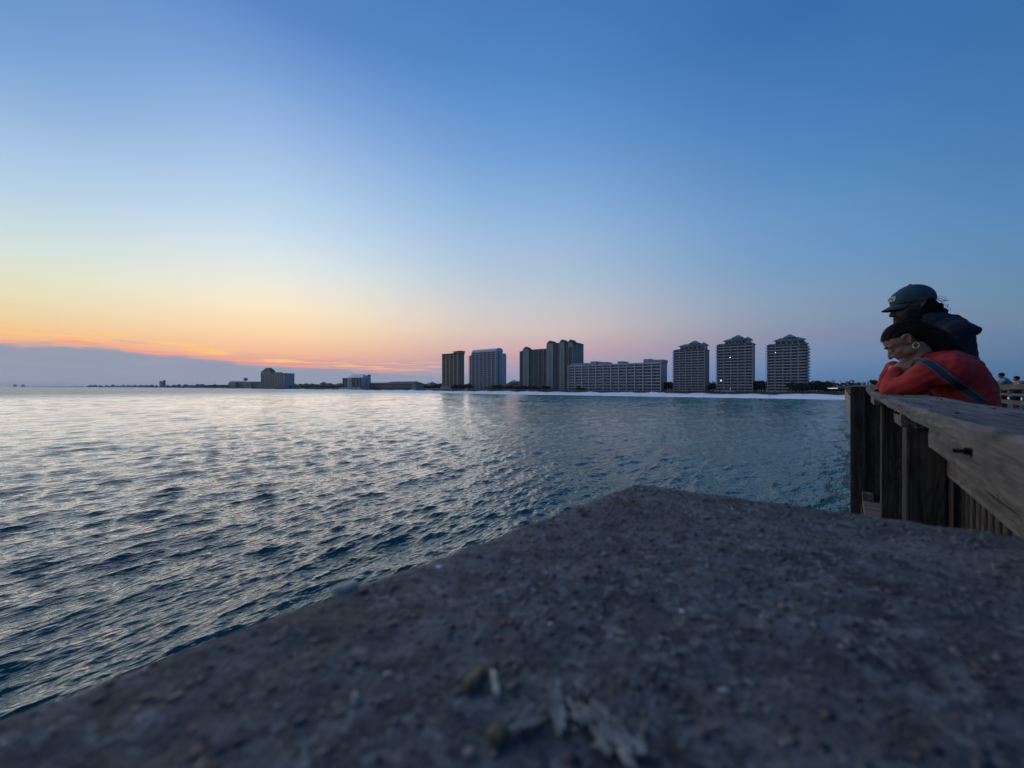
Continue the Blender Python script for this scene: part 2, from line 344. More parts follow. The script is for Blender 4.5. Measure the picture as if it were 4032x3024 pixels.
#SECTIONS
# ---------------------------------------------------------------- buildings
Z0 = 4.2
def frame(name, s, v, z=Z0, **k):
    p = sh(s, v, z); return empty(name, p, RSH, **k)
class Tower:
    """front at local y=0 facing the sea; recessed wall at y=rec, balconies between"""
    def __init__(t, name, label, xl, xc, xr, v0, ytop, floors, bays, wall, rail, glass=m_glass, rec=1.7, depth=None, base=1, cat='tower', fins=True, lbal=False, group=None, wfrac=.84, ph=1.05, fin_m=None, fin_w=.35):
        sL, zl = s_at(xl, v0); sR, zr = s_at(xc, v0); t.W = sR-sL; t.v0 = v0; t.sL = sL
        if depth is None: depth = max(8, v_for(sR, xr)-v0)
        t.D = depth; Zm = (zl+zr)/2; t.Zm = Zm; t.zl = zl; t.zr = zr
        t.hgt = z_at(ytop, Zm)-Z0; t.fh = t.hgt/(floors+base*.25); t.floors = floors; t.rec = rec
        t.root = frame(name, sL, v0, label=label, cat=cat, group=group)
        t.mats = (wall, rail, glass)
        W, D, Hh = t.W, t.D, t.hgt
        MB().box(0, W, rec, D, -3, Hh).build('wall', wall, t.root)
        bw = W/bays; t.bw = bw; fh = t.fh
        bal = MB(); bal.box(.02, bw-.02, 0, rec+.05, 0, .24); bal.box(.02, bw-.02, -.03, .12, .242, ph)
        bme = bal.mesh('balcony', rail)
        w_ = bw*wfrac; x0 = (bw-w_)/2
        win = MB(); win.box(x0, x0+w_, rec-.06, rec+.02, .3, fh*.84, 0); win.box(x0+w_*.48, x0+w_*.52, rec-.09, rec, .3, fh*.84, 1)
        wme = win.mesh('window', [glass, wall])
        win.box(x0+w_*.04, x0+w_*.40, rec-.075, rec-.05, .32, fh*.82, 2); wme2 = win.mesh('window', [glass, wall, m_curt])
        for f in range(floors):
            for b_ in range(bays):
                z = fh*(.25*base) + f*fh
                link('balcony', bme, t.root, (b_*bw, 0, z)); link('window', wme2 if random.random() < .3 else wme, t.root, (b_*bw, 0, z))
        if fins:
            fm = MB().box(-fin_w/2, fin_w/2, -.12, rec+.02, -3, Hh).mesh('fin', fin_m or wall)
            for b_ in range(bays+1): link('fin', fm, t.root, (b_*bw, 0, 0))
        else:
            MB().box(-.02, W+.02, -.05, rec+.02, Hh-.5, Hh).build('cornice', wall, t.root)
        if lbal:
            lb = MB(); lb.box(-1.5, .0, .6, rec+4, 0, .24); lb.box(-1.53, -1.38, .6, rec+4, .242, ph); lm = lb.mesh('side_balcony', rail)
            for f in range(floors): link('side_balcony', lm, t.root, (0, 0, fh*.25*base+f*fh))
    def side_windows(t, cols, w=1.6, hfrac=.5, right=True):
        x = t.W if right else 0
        m_ = MB().box(-.05, .06, 0, w, t.fh*.25, t.fh*(.25+hfrac)).mesh('window', t.mats[2])
        for f in range(t.floors):
            for c in range(cols):
                y = t.rec+1.5+(t.D-t.rec-3-w)*((c+.5)/cols if cols > 1 else .5)
                link('window', m_, t.root, (x, y, t.fh*.25+f*t.fh))
    def zpx(t, y): return z_at(y, t.Zm)-Z0
    def xpx(t, x, v=None): return s_at(x, v or t.v0)[0]-t.sL

# twin low-rise and towers from right to left
def stepped(label, xl, xc, xr, v0, ymain, cx0, cx1, ycen, q0, q1, yq, r0, r1, yr, lights, wing=None):
    t = Tower('apartment_tower', label, xl, xc, xr, v0, ymain, 16, 5, m_cream, m_rail, lbal=True, group='green roofed stepped towers', fins=True, rec=2.6, fin_w=.6, ph=.95, wfrac=.9)
    t.side_windows(1)
    r = t.root; zm = t.hgt
    # roof terraces with hipped green roofs stepping up to the cupola
    MB().hip(0, t.W, t.rec, t.D, zm, zm+1.6, 3.0, ov=.9).build('roof', m_roofg, r)
    x0, x1 = t.xpx(cx0), t.xpx(cx1); zc = t.zpx(ycen)
    MB().box(x0, x1, t.rec-.4, t.D-3, zm-.2, zc-1.6).build('upper_storey', m_cream, r)
    pw = (x1-x0)/5
    wm = MB().box(.5, pw-.5, t.rec-.46, t.rec-.36, zm+.7, zc-2.4).mesh('window', m_glass)
    for i in range(5): link('window', wm, r, (x0+i*pw, 0, 0))
    MB().hip(x0, x1, t.rec-.4, t.D-3, zc-1.6, zc+1.2, 6, ov=1.6).build('upper_roof', m_roofg, r)
    for (a, b_, yt, dep) in ((q0, q1, yq, (3.2, 11)), (r0, r1, yr, (5.5, 13))):
        a, b_ = t.xpx(a), t.xpx(b_); zt = t.zpx(yt)
        MB().box(a+1, b_-1, dep[0], dep[1], zc-2.5 if yt == yq else zm, zt-2.6).build('cupola', m_white, r)
        MB().hip(a+1, b_-1, dep[0], dep[1], zt-2.6, zt+.9, 4.6, ov=1.7).build('cupola_roof', m_roofg, r)
    if wing:
        a, b_ = t.xpx(wing[0]), t.W+.8; zt = t.zpx(wing[1])
        poly = [(a, -.6)]+[(a+(b_-a)*(.35+.65*math.sin(q)), 3.2-3.8*math.cos(q)) for q in (0.15, .5, .9, 1.25, 1.55)]+[(b_, 9), (a, 9)]
        MB().prism(poly, 0, zt-2).build('corner_wing', m_cream, r)
        poly2 = [(x+(.9 if x > a else 0), y-.8 if y < 8 else y+.8) for x, y in poly]
        n = len(poly2); cx_, cy_ = a+(b_-a)*.3, 5
        mbr = MB(); mbr.add([(x,y,zt-2) for x,y in poly2]+[(cx_,cy_,zt)], [(i,(i+1)%n,n) for i in range(n)]+[tuple(range(n-1,-1,-1))]); mbr.build('wing_roof', m_roofg, r)
        po = [(x+(1.3 if x > a else 0), y-1.2 if y < 8 else y) for x, y in poly]
        mbb = MB(); mbb.prism(po, 0, .24); mbb.prism([(x+.03 if x > a else x, y-.03) for x, y in po], .242, .95)
        wbm = mbb.mesh('balcony', m_rail)
        wwm = MB().prism([(x+.06 if x > a else x+1, y-.06 if y < 8 else y) for x, y in poly], 1.0, t.fh*.9).mesh('window', m_glass)
        for f in range(15):
            link('balcony', wbm, r, (0,0,t.fh*.25+f*t.fh)); link('window', wwm, r, (0,0,t.fh*.25+f*t.fh))
    lm = MB().box(-.45, .45, -.1, .1, -.3, .3).mesh('lit_lamp', m_lit)
    for lx, ly in lights:
        link('lit_lamp', lm, r, (t.xpx(lx), t.rec-.2, t.zpx(ly)))
    MB().box(t.W*.28, t.W*.52, -6, -.2, -3, 1.6).build('terrace', m_grey, r)
    mb_ = MB(); mb_.box(-1, t.W*.27, -3, -.2, -3, .6); mb_.build('podium', m_grey, r)
    return t
T1 = stepped('stepped cream apartment tower with green roofs, next to the long low hotel', 2652, 2774, 2793, 455, 1377, 2676, 2760, 1356, 2712, 2751, 1344, 2750, 2780, 1351, [(2694,1477)])
T2 = stepped('stepped cream apartment tower with green roofs, middle one of the three', 2823, 2963, 2973, 455, 1355, 2853, 2922, 1334, 2882, 2924, 1321, 2924, 2957, 1329, [(2875,1406),(2837,1498),(2876,1532)])
T3 = stepped('stepped cream apartment tower with green roofs and rounded corner wing, beside the pier', 3021, 3180, 3186, 455, 1356, 3052, 3166, 1333, 3086, 3131, 1318, 3140, 3168, 1338, [(3052,1386)], wing=(3140,1358))

# long low hotel slab
D_ = Tower('hotel', 'long white nine storey hotel slab with deep balcony grid', 2236, 2600, 2627, 452, 1436, 9, 12, m_white, m_white, rec=2.4, base=0, cat='hotel', wfrac=.9, ph=1.0, fin_w=.8)
D_.side_windows(3, 1.4, .35)
r = D_.root; zt = D_.hgt
MB().box(-.3, D_.W+.3, D_.rec, D_.D, zt, zt+1.2).build('parapet', m_white, r)
for a, b_, h_ in ((2240,2300,3.2),(2318,2342,5.2),(2350,2380,3.6),(2425,2446,3.6),(2528,2554,5.4),(2556,2606,3.6)):
    MB().box(D_.xpx(a), D_.xpx(b_), 5, D_.D-3, zt+1.0, zt+1.2+h_*.8).build('roof_house', m_cream, r)

# twin-wing dark sage tower
C1 = Tower('apartment_tower', 'dark sage twin wing apartment tower with pointed gables behind the long hotel', 2047, 2160, 2170, 470, 1381, 19, 6, m_sage, m_raild, rec=1.9, depth=26, lbal=True, wfrac=.84, fin_m=m_sage, fin_w=.7)
r = C1.root
def wing(t, x0, x1, y0, y1, ytop, floors, bays, wall, rail):
    """a projecting wing of the same tower"""
    a, b_ = t.xpx(x0), t.xpx(x1); zt = t.zpx(ytop); fh = zt/(floors+.25); W_ = b_-a; bw = W_/bays; rec = 1.9
    MB().box(a, b_, y0+rec, y1, -3, zt).build('wing_wall', wall, t.root)
    bal = MB(); bal.box(.02, bw-.02, 0, rec+.05, 0, .24); bal.box(.02, bw-.02, -.03, .12, .242, 1.05); bme = bal.mesh('balcony', rail)
    wme = MB().box(bw*.1, bw*.9, rec-.06, rec+.02, .3, fh*.84).mesh('window', m_glass)
    for f in range(floors):
        for i in range(bays):
            link('balcony', bme, t.root, (a+i*bw, y0, fh*.25+f*fh)); link('window', wme, t.root, (a+i*bw, y0, fh*.25+f*fh))
    fm = MB().box(-.4, .4, -.12, rec+.02, -3, zt).mesh('fin', wall)
    for i in range(bays+1): link('fin', fm, t.root, (a+i*bw, y0, 0))
    return a, b_, zt, fh
a, b_, zt, fh = wing(C1, 2160, 2262, -5, 27, 1363, 21, 6, m_sage, m_raild)
MB().hip(a, b_, -3.1, 27, zt, zt+2.4, 5, ov=.8).build('wing_roof', m_roofb, r)
MB().hip(0, C1.W, C1.rec, C1.D, C1.hgt, C1.hgt+2.6, 4, ov=.8).build('roof', m_roofb, r)
for x0, x1, yt, f0 in ((2062,2084,1363,-1.6),(2163,2187,1349,-6.6),(2212,2230,1348,-5.6),(2246,2262,1351,-6.2)):
    p0, p1 = C1.xpx(x0), C1.xpx(x1); z2 = C1.zpx(yt)
    top = z2-3.4
    MB().box(p0, p1, f0, 5, -3 if x1-x0 > 17 else zt-6, top).build('gable_tower', m_sage, r)
    mbg = MB(); xm = (p0+p1)/2
    mbg.add([(p0-.5,f0-.5,top),(p1+.5,f0-.5,top),(xm,f0-.5,z2),(p0-.5,6,top),(p1+.5,6,top),(xm,6,z2)], [(0,1,2),(5,4,3),(0,2,5,3),(2,1,4,5),(1,0,3,4)]); mbg.build('gable_roof', m_roofb, r)
    if x1-x0 > 17:
        wm = MB().box(-1.1, 1.1, f0-.08, f0+.05, fh*.2, fh*.7).mesh('window', m_glass)
        for f in range(19): link('window', wm, r, ((p0+p1)/2, 0, fh*.25+f*fh))
sw = MB().box(-.05, .07, 0, 2.0, fh*.2, fh*.7).mesh('window', m_glass)
for f in range(21):
    for y in (3, 10, 17): link('window', sw, r, (b_, y, fh*.25+f*fh))

# white tower with barrel roof
B_ = Tower('apartment_tower', 'white apartment tower with pale barrel vaulted roof and tall vertical fins', 1857, 1951, 1979, 462, 1386, 18, 6, m_white, m_rail, rec=1.9, lbal=True, wfrac=.86, fin_w=.9)
r = B_.root; B_.side_windows(2, 2.2, .6)
zt = B_.hgt; hv = B_.zpx(1372)-zt; n = 14
mbv = MB(); ym, rad = (B_.rec+B_.D)/2, (B_.D-B_.rec)/2+.6
prof = [(ym-rad*math.cos(math.pi*i/n), zt+hv*math.sin(math.pi*i/n)**.7) for i in range(n+1)]
vs_ = [(-.6,y,z) for y,z in prof]+[(B_.W+.6,y,z) for y,z in prof]
mbv.add(vs_, [(i+1,i,i+n+1,i+n+2) for i in range(n)]+[tuple(range(n+1)), tuple(range(2*n+1,n,-1)), (0,n,2*n+1,n+1)]); mbv.build('barrel_roof', m_roofw, r, smooth=False)
rb = MB().box(-.12, .12, ym-rad*.98, ym-rad*.9, zt, zt+.6).mesh('roof_rib', m_white)
for i in range(7): link('roof_rib', rb, r, (B_.W*i/6, 0, 0))
x0 = B_.xpx(1843)
MB().box(x0, -.35, 3.2, B_.D-4, -3, B_.zpx(1398)).build('end_wing', m_white, r)
lb = MB(); lb.box(x0-1.4, -.5, 1.5, 3.25, 0, .24); lb.box(x0-1.4, -.5, 1.47, 1.6, .242, 1.05); lm = lb.mesh('balcony', m_rail)
lw = MB().box(x0+.6, -1.2, 3.12, 3.24, .3, B_.fh*.84).mesh('window', m_glass)
for f in range(17): link('balcony', lm, r, (0,0,B_.fh*.25+f*B_.fh)); link('window', lw, r, (0,0,B_.fh*.25+f*B_.fh))
MB().box(B_.W-.1, B_.W+6, B_.D*.62, B_.D+2, -3, zt-3).build('stair_tower', m_white, r)
for y_, h_ in ((.4,3.5),(.7,2.2)): MB().box(B_.W-3, B_.W+.5, B_.D*y_, B_.D*y_+3, zt-.4, zt+h_).build('vent_stack', m_grey, r)
MB().box(-6, B_.W*.75, -3, -.3, -3, .8).build('podium', m_white, r)

# tan tower
A_ = Tower('apartment_tower', 'slim tan apartment tower with flat dark roof and two roof houses', 1742, 1801, 1828, 460, 1394, 19, 4, m_tand, m_tand, rec=1.9, lbal=True, wfrac=.6, fin_m=m_tan, fin_w=2.4)
r = A_.root; A_.side_windows(2, 1.5, .5); zt = A_.hgt
MB().box(-.9, A_.W+.9, -.9, A_.D+.9, zt, zt+.9).build('roof', m_roofd, r)
for a, b_, y_ in ((1779,1802,1386),(1809,1826,1384)):
    v_ = 4 if a < 1800 else A_.D*.45
    p0, p1 = (A_.xpx(a), A_.xpx(b_)) if a < 1800 else (A_.W-9, A_.W-.5)
    MB().box(p0, p1, v_, v_+11, zt+.9, A_.zpx(y_)).build('roof_house', m_tan, r)
    MB().box(p0-.6, p1+.6, v_-.6, v_+11.6, A_.zpx(y_), A_.zpx(y_)+.9).build('roof_house_cap', m_roofd, r)
MB().box(-1.5, A_.W+1, -3.5, -.3, -3, 6).build('podium', m_tan, r)

# five storey hotel with mansard and the low motel beside it
Ho = Tower('hotel', 'white five storey hotel with dark glazed bays and pale mansard roof', 1349, 1426, 1457, 455, 1487, 5, 7, m_white, m_roofd, rec=1.6, cat='hotel', wfrac=.94, ph=.7, base=4, fin_w=.5)
r = Ho.root; zt = Ho.hgt
MB().hip(Ho.W*.25, Ho.W, Ho.rec, Ho.D*.8, zt, Ho.zpx(1474), 7, ov=.3).build('roof', m_roofw, r)
MB().box(Ho.W*.28, Ho.W*.48, -1.2, 3, -3, zt).build('entrance_bay', m_white, r)
wm = MB().box(-1.2, 1.2, -1.27, -1.15, 1, zt*.92).mesh('window', m_glass)
for q in (.32, .38, .44): link('window', wm, r, (Ho.W*q, 0, 0))
MB().box(Ho.W-2, Ho.W+3, Ho.D-6, Ho.D, 0, Ho.zpx(1479)).build('stair_tower', m_white, r)
MB().hip(Ho.W-2, Ho.W+3, Ho.D-6, Ho.D, Ho.zpx(1479), Ho.zpx(1475), 3, ov=1.2).build('stair_tower_roof', m_tand, r)
Ho.side_windows(1, 2.0, .5)
MB().box(-4, Ho.W+2, -6, -.3, -3, 3.2).build('podium', m_white, r)
def motel(label, x0, x1, v0, yeave, yridge, bays, group=None):
    s0, z0_ = s_at(x0, v0); s1, z1_ = s_at(x1, v0); W_ = s1-s0; Zm = (z0_+z1_)/2; he = z_at(yeave, Zm)-Z0; hr = z_at(yridge, Zm)-Z0
    r = frame('motel', s0, v0, label=label, cat='motel', group=group)
    MB().box(0, W_, 2, 20, -3, he).build('wall', m_cream, r)
    MB().hip(0, W_, 0, 20, he, hr, 9).build('roof', m_roofb, r)
    bw = W_*.86/bays; fl = he/3
    wm = MB().box(.6, bw-.6, 1.92, 2.05, .8, fl-.5).mesh('window', m_glass); bm_ = MB().box(0, bw-.1, 0, 2, -.15, .1).box(0, bw-.1, 0, .12, .102, .9).mesh('balcony', m_cream)
    pm = MB().box(-.2, .2, 0, .4, -3, he).mesh('post', m_cream)
    for i in range(bays):
        link('post', pm, r, (i*bw+bw/2, 0, 0))
        for f in range(3): link('window', wm, r, (i*bw, 0, f*fl)); 
        for f in range(1, 3): link('balcony', bm_, r, (i*bw, 0, f*fl))
    return r
motel('low tan motel wing with a long straight brown hip roof beside the white hotel', 1440, 1528, 470, 1511, 1506, 12)
motel('low tan motel with tall brown hip roof and blank end wall', 1515, 1634, 452, 1512, 1502, 13)

# far two-part tower, resort block, slim far tower
P1 = Tower('apartment_tower', 'tall grey tower with chamfered dark roof joined to a lower ribbed block', 1027, 1062, 1084, 460, 1462, 15, 4, m_grey, m_rail, rec=2, fin_w=1.6, wfrac=.7)
r = P1.root; zt = P1.hgt; P1.side_windows(2, 3, .6)
MB().hip(0, P1.W, 2, P1.D, zt, P1.zpx(1448), 14, ov=.2).build('roof', m_roofd, r)
a, b_, zt2, fh = wing(P1, 1054, 1141, -14, 12, 1474, 12, 10, m_grey, m_raild)
MB().box((a+b_)/2-9, (a+b_)/2+9, -4, 8, zt2, zt2+4).build('roof_house', m_roofd, r)
Q1 = Tower('resort', 'grey resort block with rounded roof below the water tower', 899, 926, 930, 470, 1508, 7, 4, m_grey, m_rail, rec=2, depth=30, cat='resort')
r = Q1.root; n = 10; pv = [(Q1.W/2-Q1.W/2*math.cos(math.pi*i/n), Q1.hgt+(Q1.zpx(1500)-Q1.hgt)*math.sin(math.pi*i/n)) for i in range(n+1)]
mbv = MB(); mbv.add([(x,1.5,z) for x,z in pv]+[(x,31,z) for x,z in pv], [(i,i+1,i+n+2,i+n+1) for i in range(n)]+[tuple(range(n,-1,-1)), tuple(range(n+1,2*n+2)), (0,n+1,2*n+1,n)]); mbv.build('rounded_roof', m_grey, r)
a, b_, zt2, fh = wing(Q1, 927, 962, 3, 30, 1505, 7, 5, m_roofd, m_raild)
a, b_, zt2, fh = wing(Q1, 962, 990, -2, 30, 1504, 7, 4, m_grey, m_rail)
a, b_, zt2, fh = wing(Q1, 991, 1020, 2, 24, 1512, 4, 4, m_sage, m_raild)
S1_ = Tower('apartment_tower', 'slim dark apartment tower standing alone above the far beach houses', 628, 641, 652, 470, 1500, 10, 3, m_grey, m_raild, rec=2)
MB().box(S1_.W*.6, S1_.W+2, 5, S1_.D, S1_.hgt, S1_.zpx(1497)).build('roof_house', m_grey, S1_.root)
S1_.side_windows(2, 4, .6)
for i, (x0, x1, yt) in enumerate(((53,65,1515),(84,95,1515.5))):
    t = Tower('apartment_block', 'faint apartment block on the horizon at the far end of the coast', x0, x1, x1+1, 60, yt, 6, 3, m_grey, m_raild, rec=3, depth=30, group='faint blocks on the horizon', cat='building') if False else None
for i, (x0, yt, w_) in enumerate(((53,1514.5,70),(84,1515,62))):
    rx = (x0-CX)/F; Zf = 7200; p = Vector((rx*Zf, Zf, 2))
    r = empty('apartment_block', p, RSH, label='faint apartment block on the horizon at the far tip of the coast', cat='building', group='faint blocks on the horizon')
    hh = z_at(yt, Zf)-2
    MB().box(0, w_, 0, 40, -3, hh).build('wall', m_grey, r); MB().box(w_*.3, w_*.7, 8, 30, hh, hh+5).build('roof_house', m_grey, r)
    wm = MB().box(2, w_-2, -.3, .1, 1, 3).mesh('window', m_glass)
    for f in range(int(hh/4.2)): link('window', wm, r, (0,0,f*4.2))
# water tower
s_, Zt = s_at(967, 640); r = frame('water_tower', s_, 640, label='white water tower with bulb tank on a single stem', cat='water tower')
zt = z_at(1487, Zt)-Z0; rb_ = 8/F*Zt
bm = bmesh.new(); bmesh.ops.create_uvsphere(bm, u_segments=20, v_segments=12, radius=1); me = bpy.data.meshes.new('tank')
for v in bm.verts:
    if v.co.z < 0: v.co.z *= .95; v.co.x *= 1-.25*v.co.z**2; v.co.y *= 1-.25*v.co.z**2
bm.to_mesh(me); me.materials.append(m_grey); link('tank', me, r, (0,0,zt-rb_*.8), scale=(rb_,rb_,rb_*.8))
MB().tube((0,0,-3),(0,0,zt-rb_*1.4), 3.2, 2.0, 12).build('stem', m_grey, r)

# beach houses
def house_kind(kind):
    w_, d_, h_ = ((13,11,8.5),(17,12,7.5),(11,11,10.5))[kind]; wallm = (m_cream, m_white, m_sage)[kind]; roofm = (m_roofb, m_roofd, m_roofg)[kind]
    parts = [('wall', MB().box(-w_/2, w_/2, 0, d_, 2.4, h_).mesh('wall', wallm)),
             ('roof', MB().hip(-w_/2, w_/2, 0, d_, h_, h_+3.6, 6).mesh('roof', roofm)),
             ('deck', MB().box(-w_/2, w_/2, -2.5, 0, 2.4, 2.7).box(-w_/2, w_/2, -2.5, -2.35, 2.702, 3.6).mesh('deck', wallm))]
    for i in range(3):
        for z in (3.2, 5.8):
            if z+2 < h_: parts.append(('window', MB().box(-w_/2+.9+i*(w_/3), -w_/2+.6+i*(w_/3)+w_/3-1.2, -.06, .04, z, z+1.7).mesh('window', m_glass)))
    for x in (-w_/2+.4, 0, w_/2-.4):
        parts.append(('stilt', MB().box(x-.25, x+.25, .2, .7, -3, 2.4).mesh('stilt', m_grey)))
    return parts
HK = [house_kind(k) for k in range(3)]
HL = ['tan stilt beach house with brown hip roof', 'wide white stilt beach house with dark hip roof', 'tall sage stilt beach house with green hip roof']
def hwhere(x): return 'west of the lone slim tower' if x < 600 else 'between slim tower and rounded resort' if x < 900 else 'next to the ribbed far block' if x < 1225 else 'next to the white five storey hotel' if x < 1400 else 'between the motel and the tan tower' if x < 1800 else 'in the gap beside the sage tower'
hx = [1150,1172,1196,1218,1243,1262,1290,1312,1330,1650,1672,1690,1715] + [350+int(22*i+random.uniform(-5,5)) for i in range(24)] + [1995,2018,2036]
for i, x in enumerate(hx):
    v = 470+random.uniform(0,60) if x < 1400 else 540+random.uniform(0,60)
    if x < 900: v = 455+random.uniform(0,40)
    s_, Zt = s_at(x, v)
    if s_ < -2300: v += vwater(s_)-VW; s_, Zt = s_at(x, max(v, 60))
    k = i*7 % 3
    r = frame('beach_house', s_, max(v,60), label=HL[k]+' '+hwhere(x), cat='house', group=('tan','white','sage')[k]+' beach houses '+hwhere(x))
    r.rotation_euler.z += random.uniform(-.3,.3); r.scale = (random.uniform(.9,1.3),)*3
    for nme, me in HK[k]: link(nme, me, r)
# low store with a lit strip near the foot of the pier
s0, Zt = s_at(3246, 500); s1, _ = s_at(3352, 500); W_ = s1-s0
r = frame('store', s0, 500, label='low white store with a bright light strip under its roof edge', cat='store')
MB().box(0, W_, 0, 14, -3, 3.6).build('wall', m_white, r); MB().hip(0, W_, 0, 14, 3.6, 5.6, 6, ov=1).build('roof', m_roofb, r)
MB().box(W_*.12, W_*.50, -1.12, -1.02, 3.66, 3.98).build('light_strip', M('strip_light', (1,.95,.88), emit=(1,.95,.88), estr=1.6), r)
wm = MB().box(0, 3, -.06, .05, .6, 2.6).mesh('window', m_glass)
for i in range(4): link('window', wm, r, (2+i*W_/4.3, 0, 0))
# street lamps among the houses and the utility pole
lampm = bpy.data.meshes.new('x')
for lx, ly, v, m_, lab in ((2010,1526,470,m_litw,'street lamp glowing orange between the white and the dark sage tower'),(1162,1516,560,m_lit,'white street lamp glowing beside the ribbed far block'),(1178,1516,570,m_lit,'white street lamp glowing among the far beach houses'),(3236,1514,480,m_lit,'white street lamp glowing over the trees beside the store')):
    s_, Zt = s_at(lx, v); r = frame('street_lamp', s_, v, label=lab, cat='street lamp'); zt = z_at(ly, Zt)-Z0
    MB().tube((0,0,-3),(0,0,zt), .12, .08, 8).build('pole', m_grey, r); q = .55 if lx > 1500 else .8
    MB().tube((0,-q,zt-.2),(0,q*.5,zt+.1), q, q*.8, 10).build('lamp_head', m_, r)
s_, Zt = s_at(3281, 560); r = frame('utility_pole', s_, 560, label='wooden utility pole with crossarms against the sky behind the store', cat='utility pole')
MB().tube((0,0,-3),(0,0,z_at(1494,Zt)-Z0), .22, .16, 8).build('pole', m_bark, r); zt = z_at(1497,Zt)-Z0
for q in (0, 1.6): MB().box(-2.0, 2.0, -.12, .12, zt-q, zt-q+.25).build('crossarm', m_bark, r)

# trees and shrubs at the foot of the buildings
TM = [leafmesh('crown', 420, 1.0, .17, m_leafd, .75, 11), leafmesh('crown', 420, 1.0, .17, m_leafd, .9, 12), leafmesh('crown', 380, 1.0, .16, m_leaf, .6, 13)]
mbt = MB(); mbt.tube((0,0,-.2),(.02,.03,.62), .07, .05, 8); mbt.tube((.02,.03,.58),(.25,.1,1.05), .045, .02, 6); mbt.tube((.02,.03,.55),(-.22,-.08,1.0), .045, .02, 6); mbt.tube((.02,.03,.6),(.03,-.2,1.1), .04, .02, 6); trunkm = mbt.mesh('trunk', m_bark)
TL = ['dark rounded live oak', 'dark tall live oak', 'low olive scrub tree']
def tree(x, v, h_, k, where, grp):
    s_, Zt = s_at(x, v); r = frame('tree', s_, v, z=Z0-.4, label=TL[k]+' '+where, cat='tree', group=TL[k]+'s '+grp)
    r.rotation_euler.z = random.random()*6.28; q = h_/1.75; r.scale = (q*random.uniform(1,1.35), q*random.uniform(1,1.35), q)
    link('trunk', trunkm, r); link('crown', TM[k], r, (0,0,1.08)); return r
def row(x0, x1, n, v, h0, h1, where, grp):
    for i in range(n): tree(x0+(x1-x0)*(i+.5)/n+random.uniform(-3,3), v+random.uniform(-4,8), random.uniform(h0,h1), random.randrange(3), where, grp)
row(1780, 1850, 6, 452, 7, 11, 'at the foot of the tan tower', 'by the tan tower')
row(1910, 2050, 14, 458, 5, 9, 'between the white and the dark sage tower', 'between white and sage towers')
row(2050, 2160, 11, 454, 5, 8, 'in front of the dark sage tower', 'by the sage tower')
row(2255, 2300, 3, 444, 4, 6, 'in front of the long hotel', 'by the long hotel')
row(2628, 2652, 4, 470, 8, 12, 'between the long hotel and the first stepped tower', 'beside the long hotel')
row(2795, 2822, 4, 480, 8, 12, 'between the first and the middle stepped tower', 'between first and middle stepped tower')
row(2972, 3020, 6, 462, 9, 13, 'between the middle and the last stepped tower', 'between middle and last stepped tower')
row(3110, 3170, 4, 446, 8, 12, 'in front of the last stepped tower', 'before the last stepped tower')
row(3188, 3240, 6, 462, 8, 12, 'between the last stepped tower and the store', 'by the store')
row(3240, 3370, 10, 470, 3, 6, 'in front of the store', 'before the store')
row(1140, 1350, 16, 452, 5, 9, 'among the far beach houses', 'among the beach houses')
row(1636, 1740, 10, 480, 6, 10, 'between the motel and the tan tower', 'between motel and tan tower')
row(660, 900, 22, 455, 7, 11, 'among the distant houses west of the resort', 'west of the resort')
row(340, 625, 20, 440, 8, 12, 'at the distant western end of the coast', 'at the western end')

# ---------------------------------------------------------------- beach goers and beach gear
# body builder: overlapping solids fused into one continuous surface
def blob(name, prims, voxel, mat, parent, smooth=6, fn=None, disp=None):
    bm = bmesh.new()
    for p in prims:
        if p[0] == 'e':                                   # ellipsoid: centre, radii, matrix
            r_ = bmesh.ops.create_icosphere(bm, subdivisions=3, radius=1)
            mt = Matrix.Translation(p[1]) @ (p[3].to_4x4() if len(p) > 3 else Matrix()) @ Matrix.Diagonal((*p[2], 1))
            bmesh.ops.transform(bm, matrix=mt, verts=r_['verts'])
        else:                                             # chain of round cones: points, radii
            pts, rad = p[1], p[2]
            for i, (c, q) in enumerate(zip(pts, rad)):
                r_ = bmesh.ops.create_icosphere(bm, subdivisions=2 if q < .03 else 3, radius=q); bmesh.ops.translate(bm, verts=r_['verts'], vec=c)
                if i:
                    a, b_ = Vector(pts[i-1]), Vector(c); d = b_-a
                    if d.length < 1e-5: continue
                    r_ = bmesh.ops.create_cone(bm, cap_ends=True, segments=20, radius1=rad[i-1]*.99, radius2=q*.99, depth=d.length)
                    mt = Matrix.Translation((a+b_)/2) @ d.to_track_quat('Z', 'Y').to_matrix().to_4x4()
                    bmesh.ops.transform(bm, matrix=mt, verts=r_['verts'])
    me = bpy.data.meshes.new(name); bm.to_mesh(me); bm.free()
    o = bpy.data.objects.new(name, me); COL.objects.link(o)
    md = o.modifiers.new('r', 'REMESH'); md.mode = 'VOXEL'; md.voxel_size = voxel; md.use_smooth_shade = True
    if smooth: s_ = o.modifiers.new('s', 'SMOOTH'); s_.iterations = smooth; s_.factor = .5
    bpy.context.view_layer.update()
    dg = bpy.context.evaluated_depsgraph_get(); m2 = bpy.data.meshes.new_from_object(o.evaluated_get(dg))
    bpy.data.objects.remove(o); bpy.data.meshes.remove(me); m2.name = name
    if disp or fn:
        n = len(m2.vertices); c = np.empty(n*3, np.float32); m2.vertices.foreach_get('co', c); c = c.reshape(-1,3)
        nn = np.empty(n*3, np.float32); m2.vertices.foreach_get('normal', nn); nn = nn.reshape(-1,3)
        if disp: c += nn*disp(c)[:,None]
        m2.vertices.foreach_set('co', c.ravel()); m2.update()
    m2.materials.clear()
    for m_ in (mat if isinstance(mat, list) else [mat]): m2.materials.append(m_)
    m2.polygons.foreach_set('use_smooth', [True]*len(m2.polygons))
    if fn:
        for pl in m2.polygons: pl.material_index = fn(pl.center)
    return link(name, m2, parent)

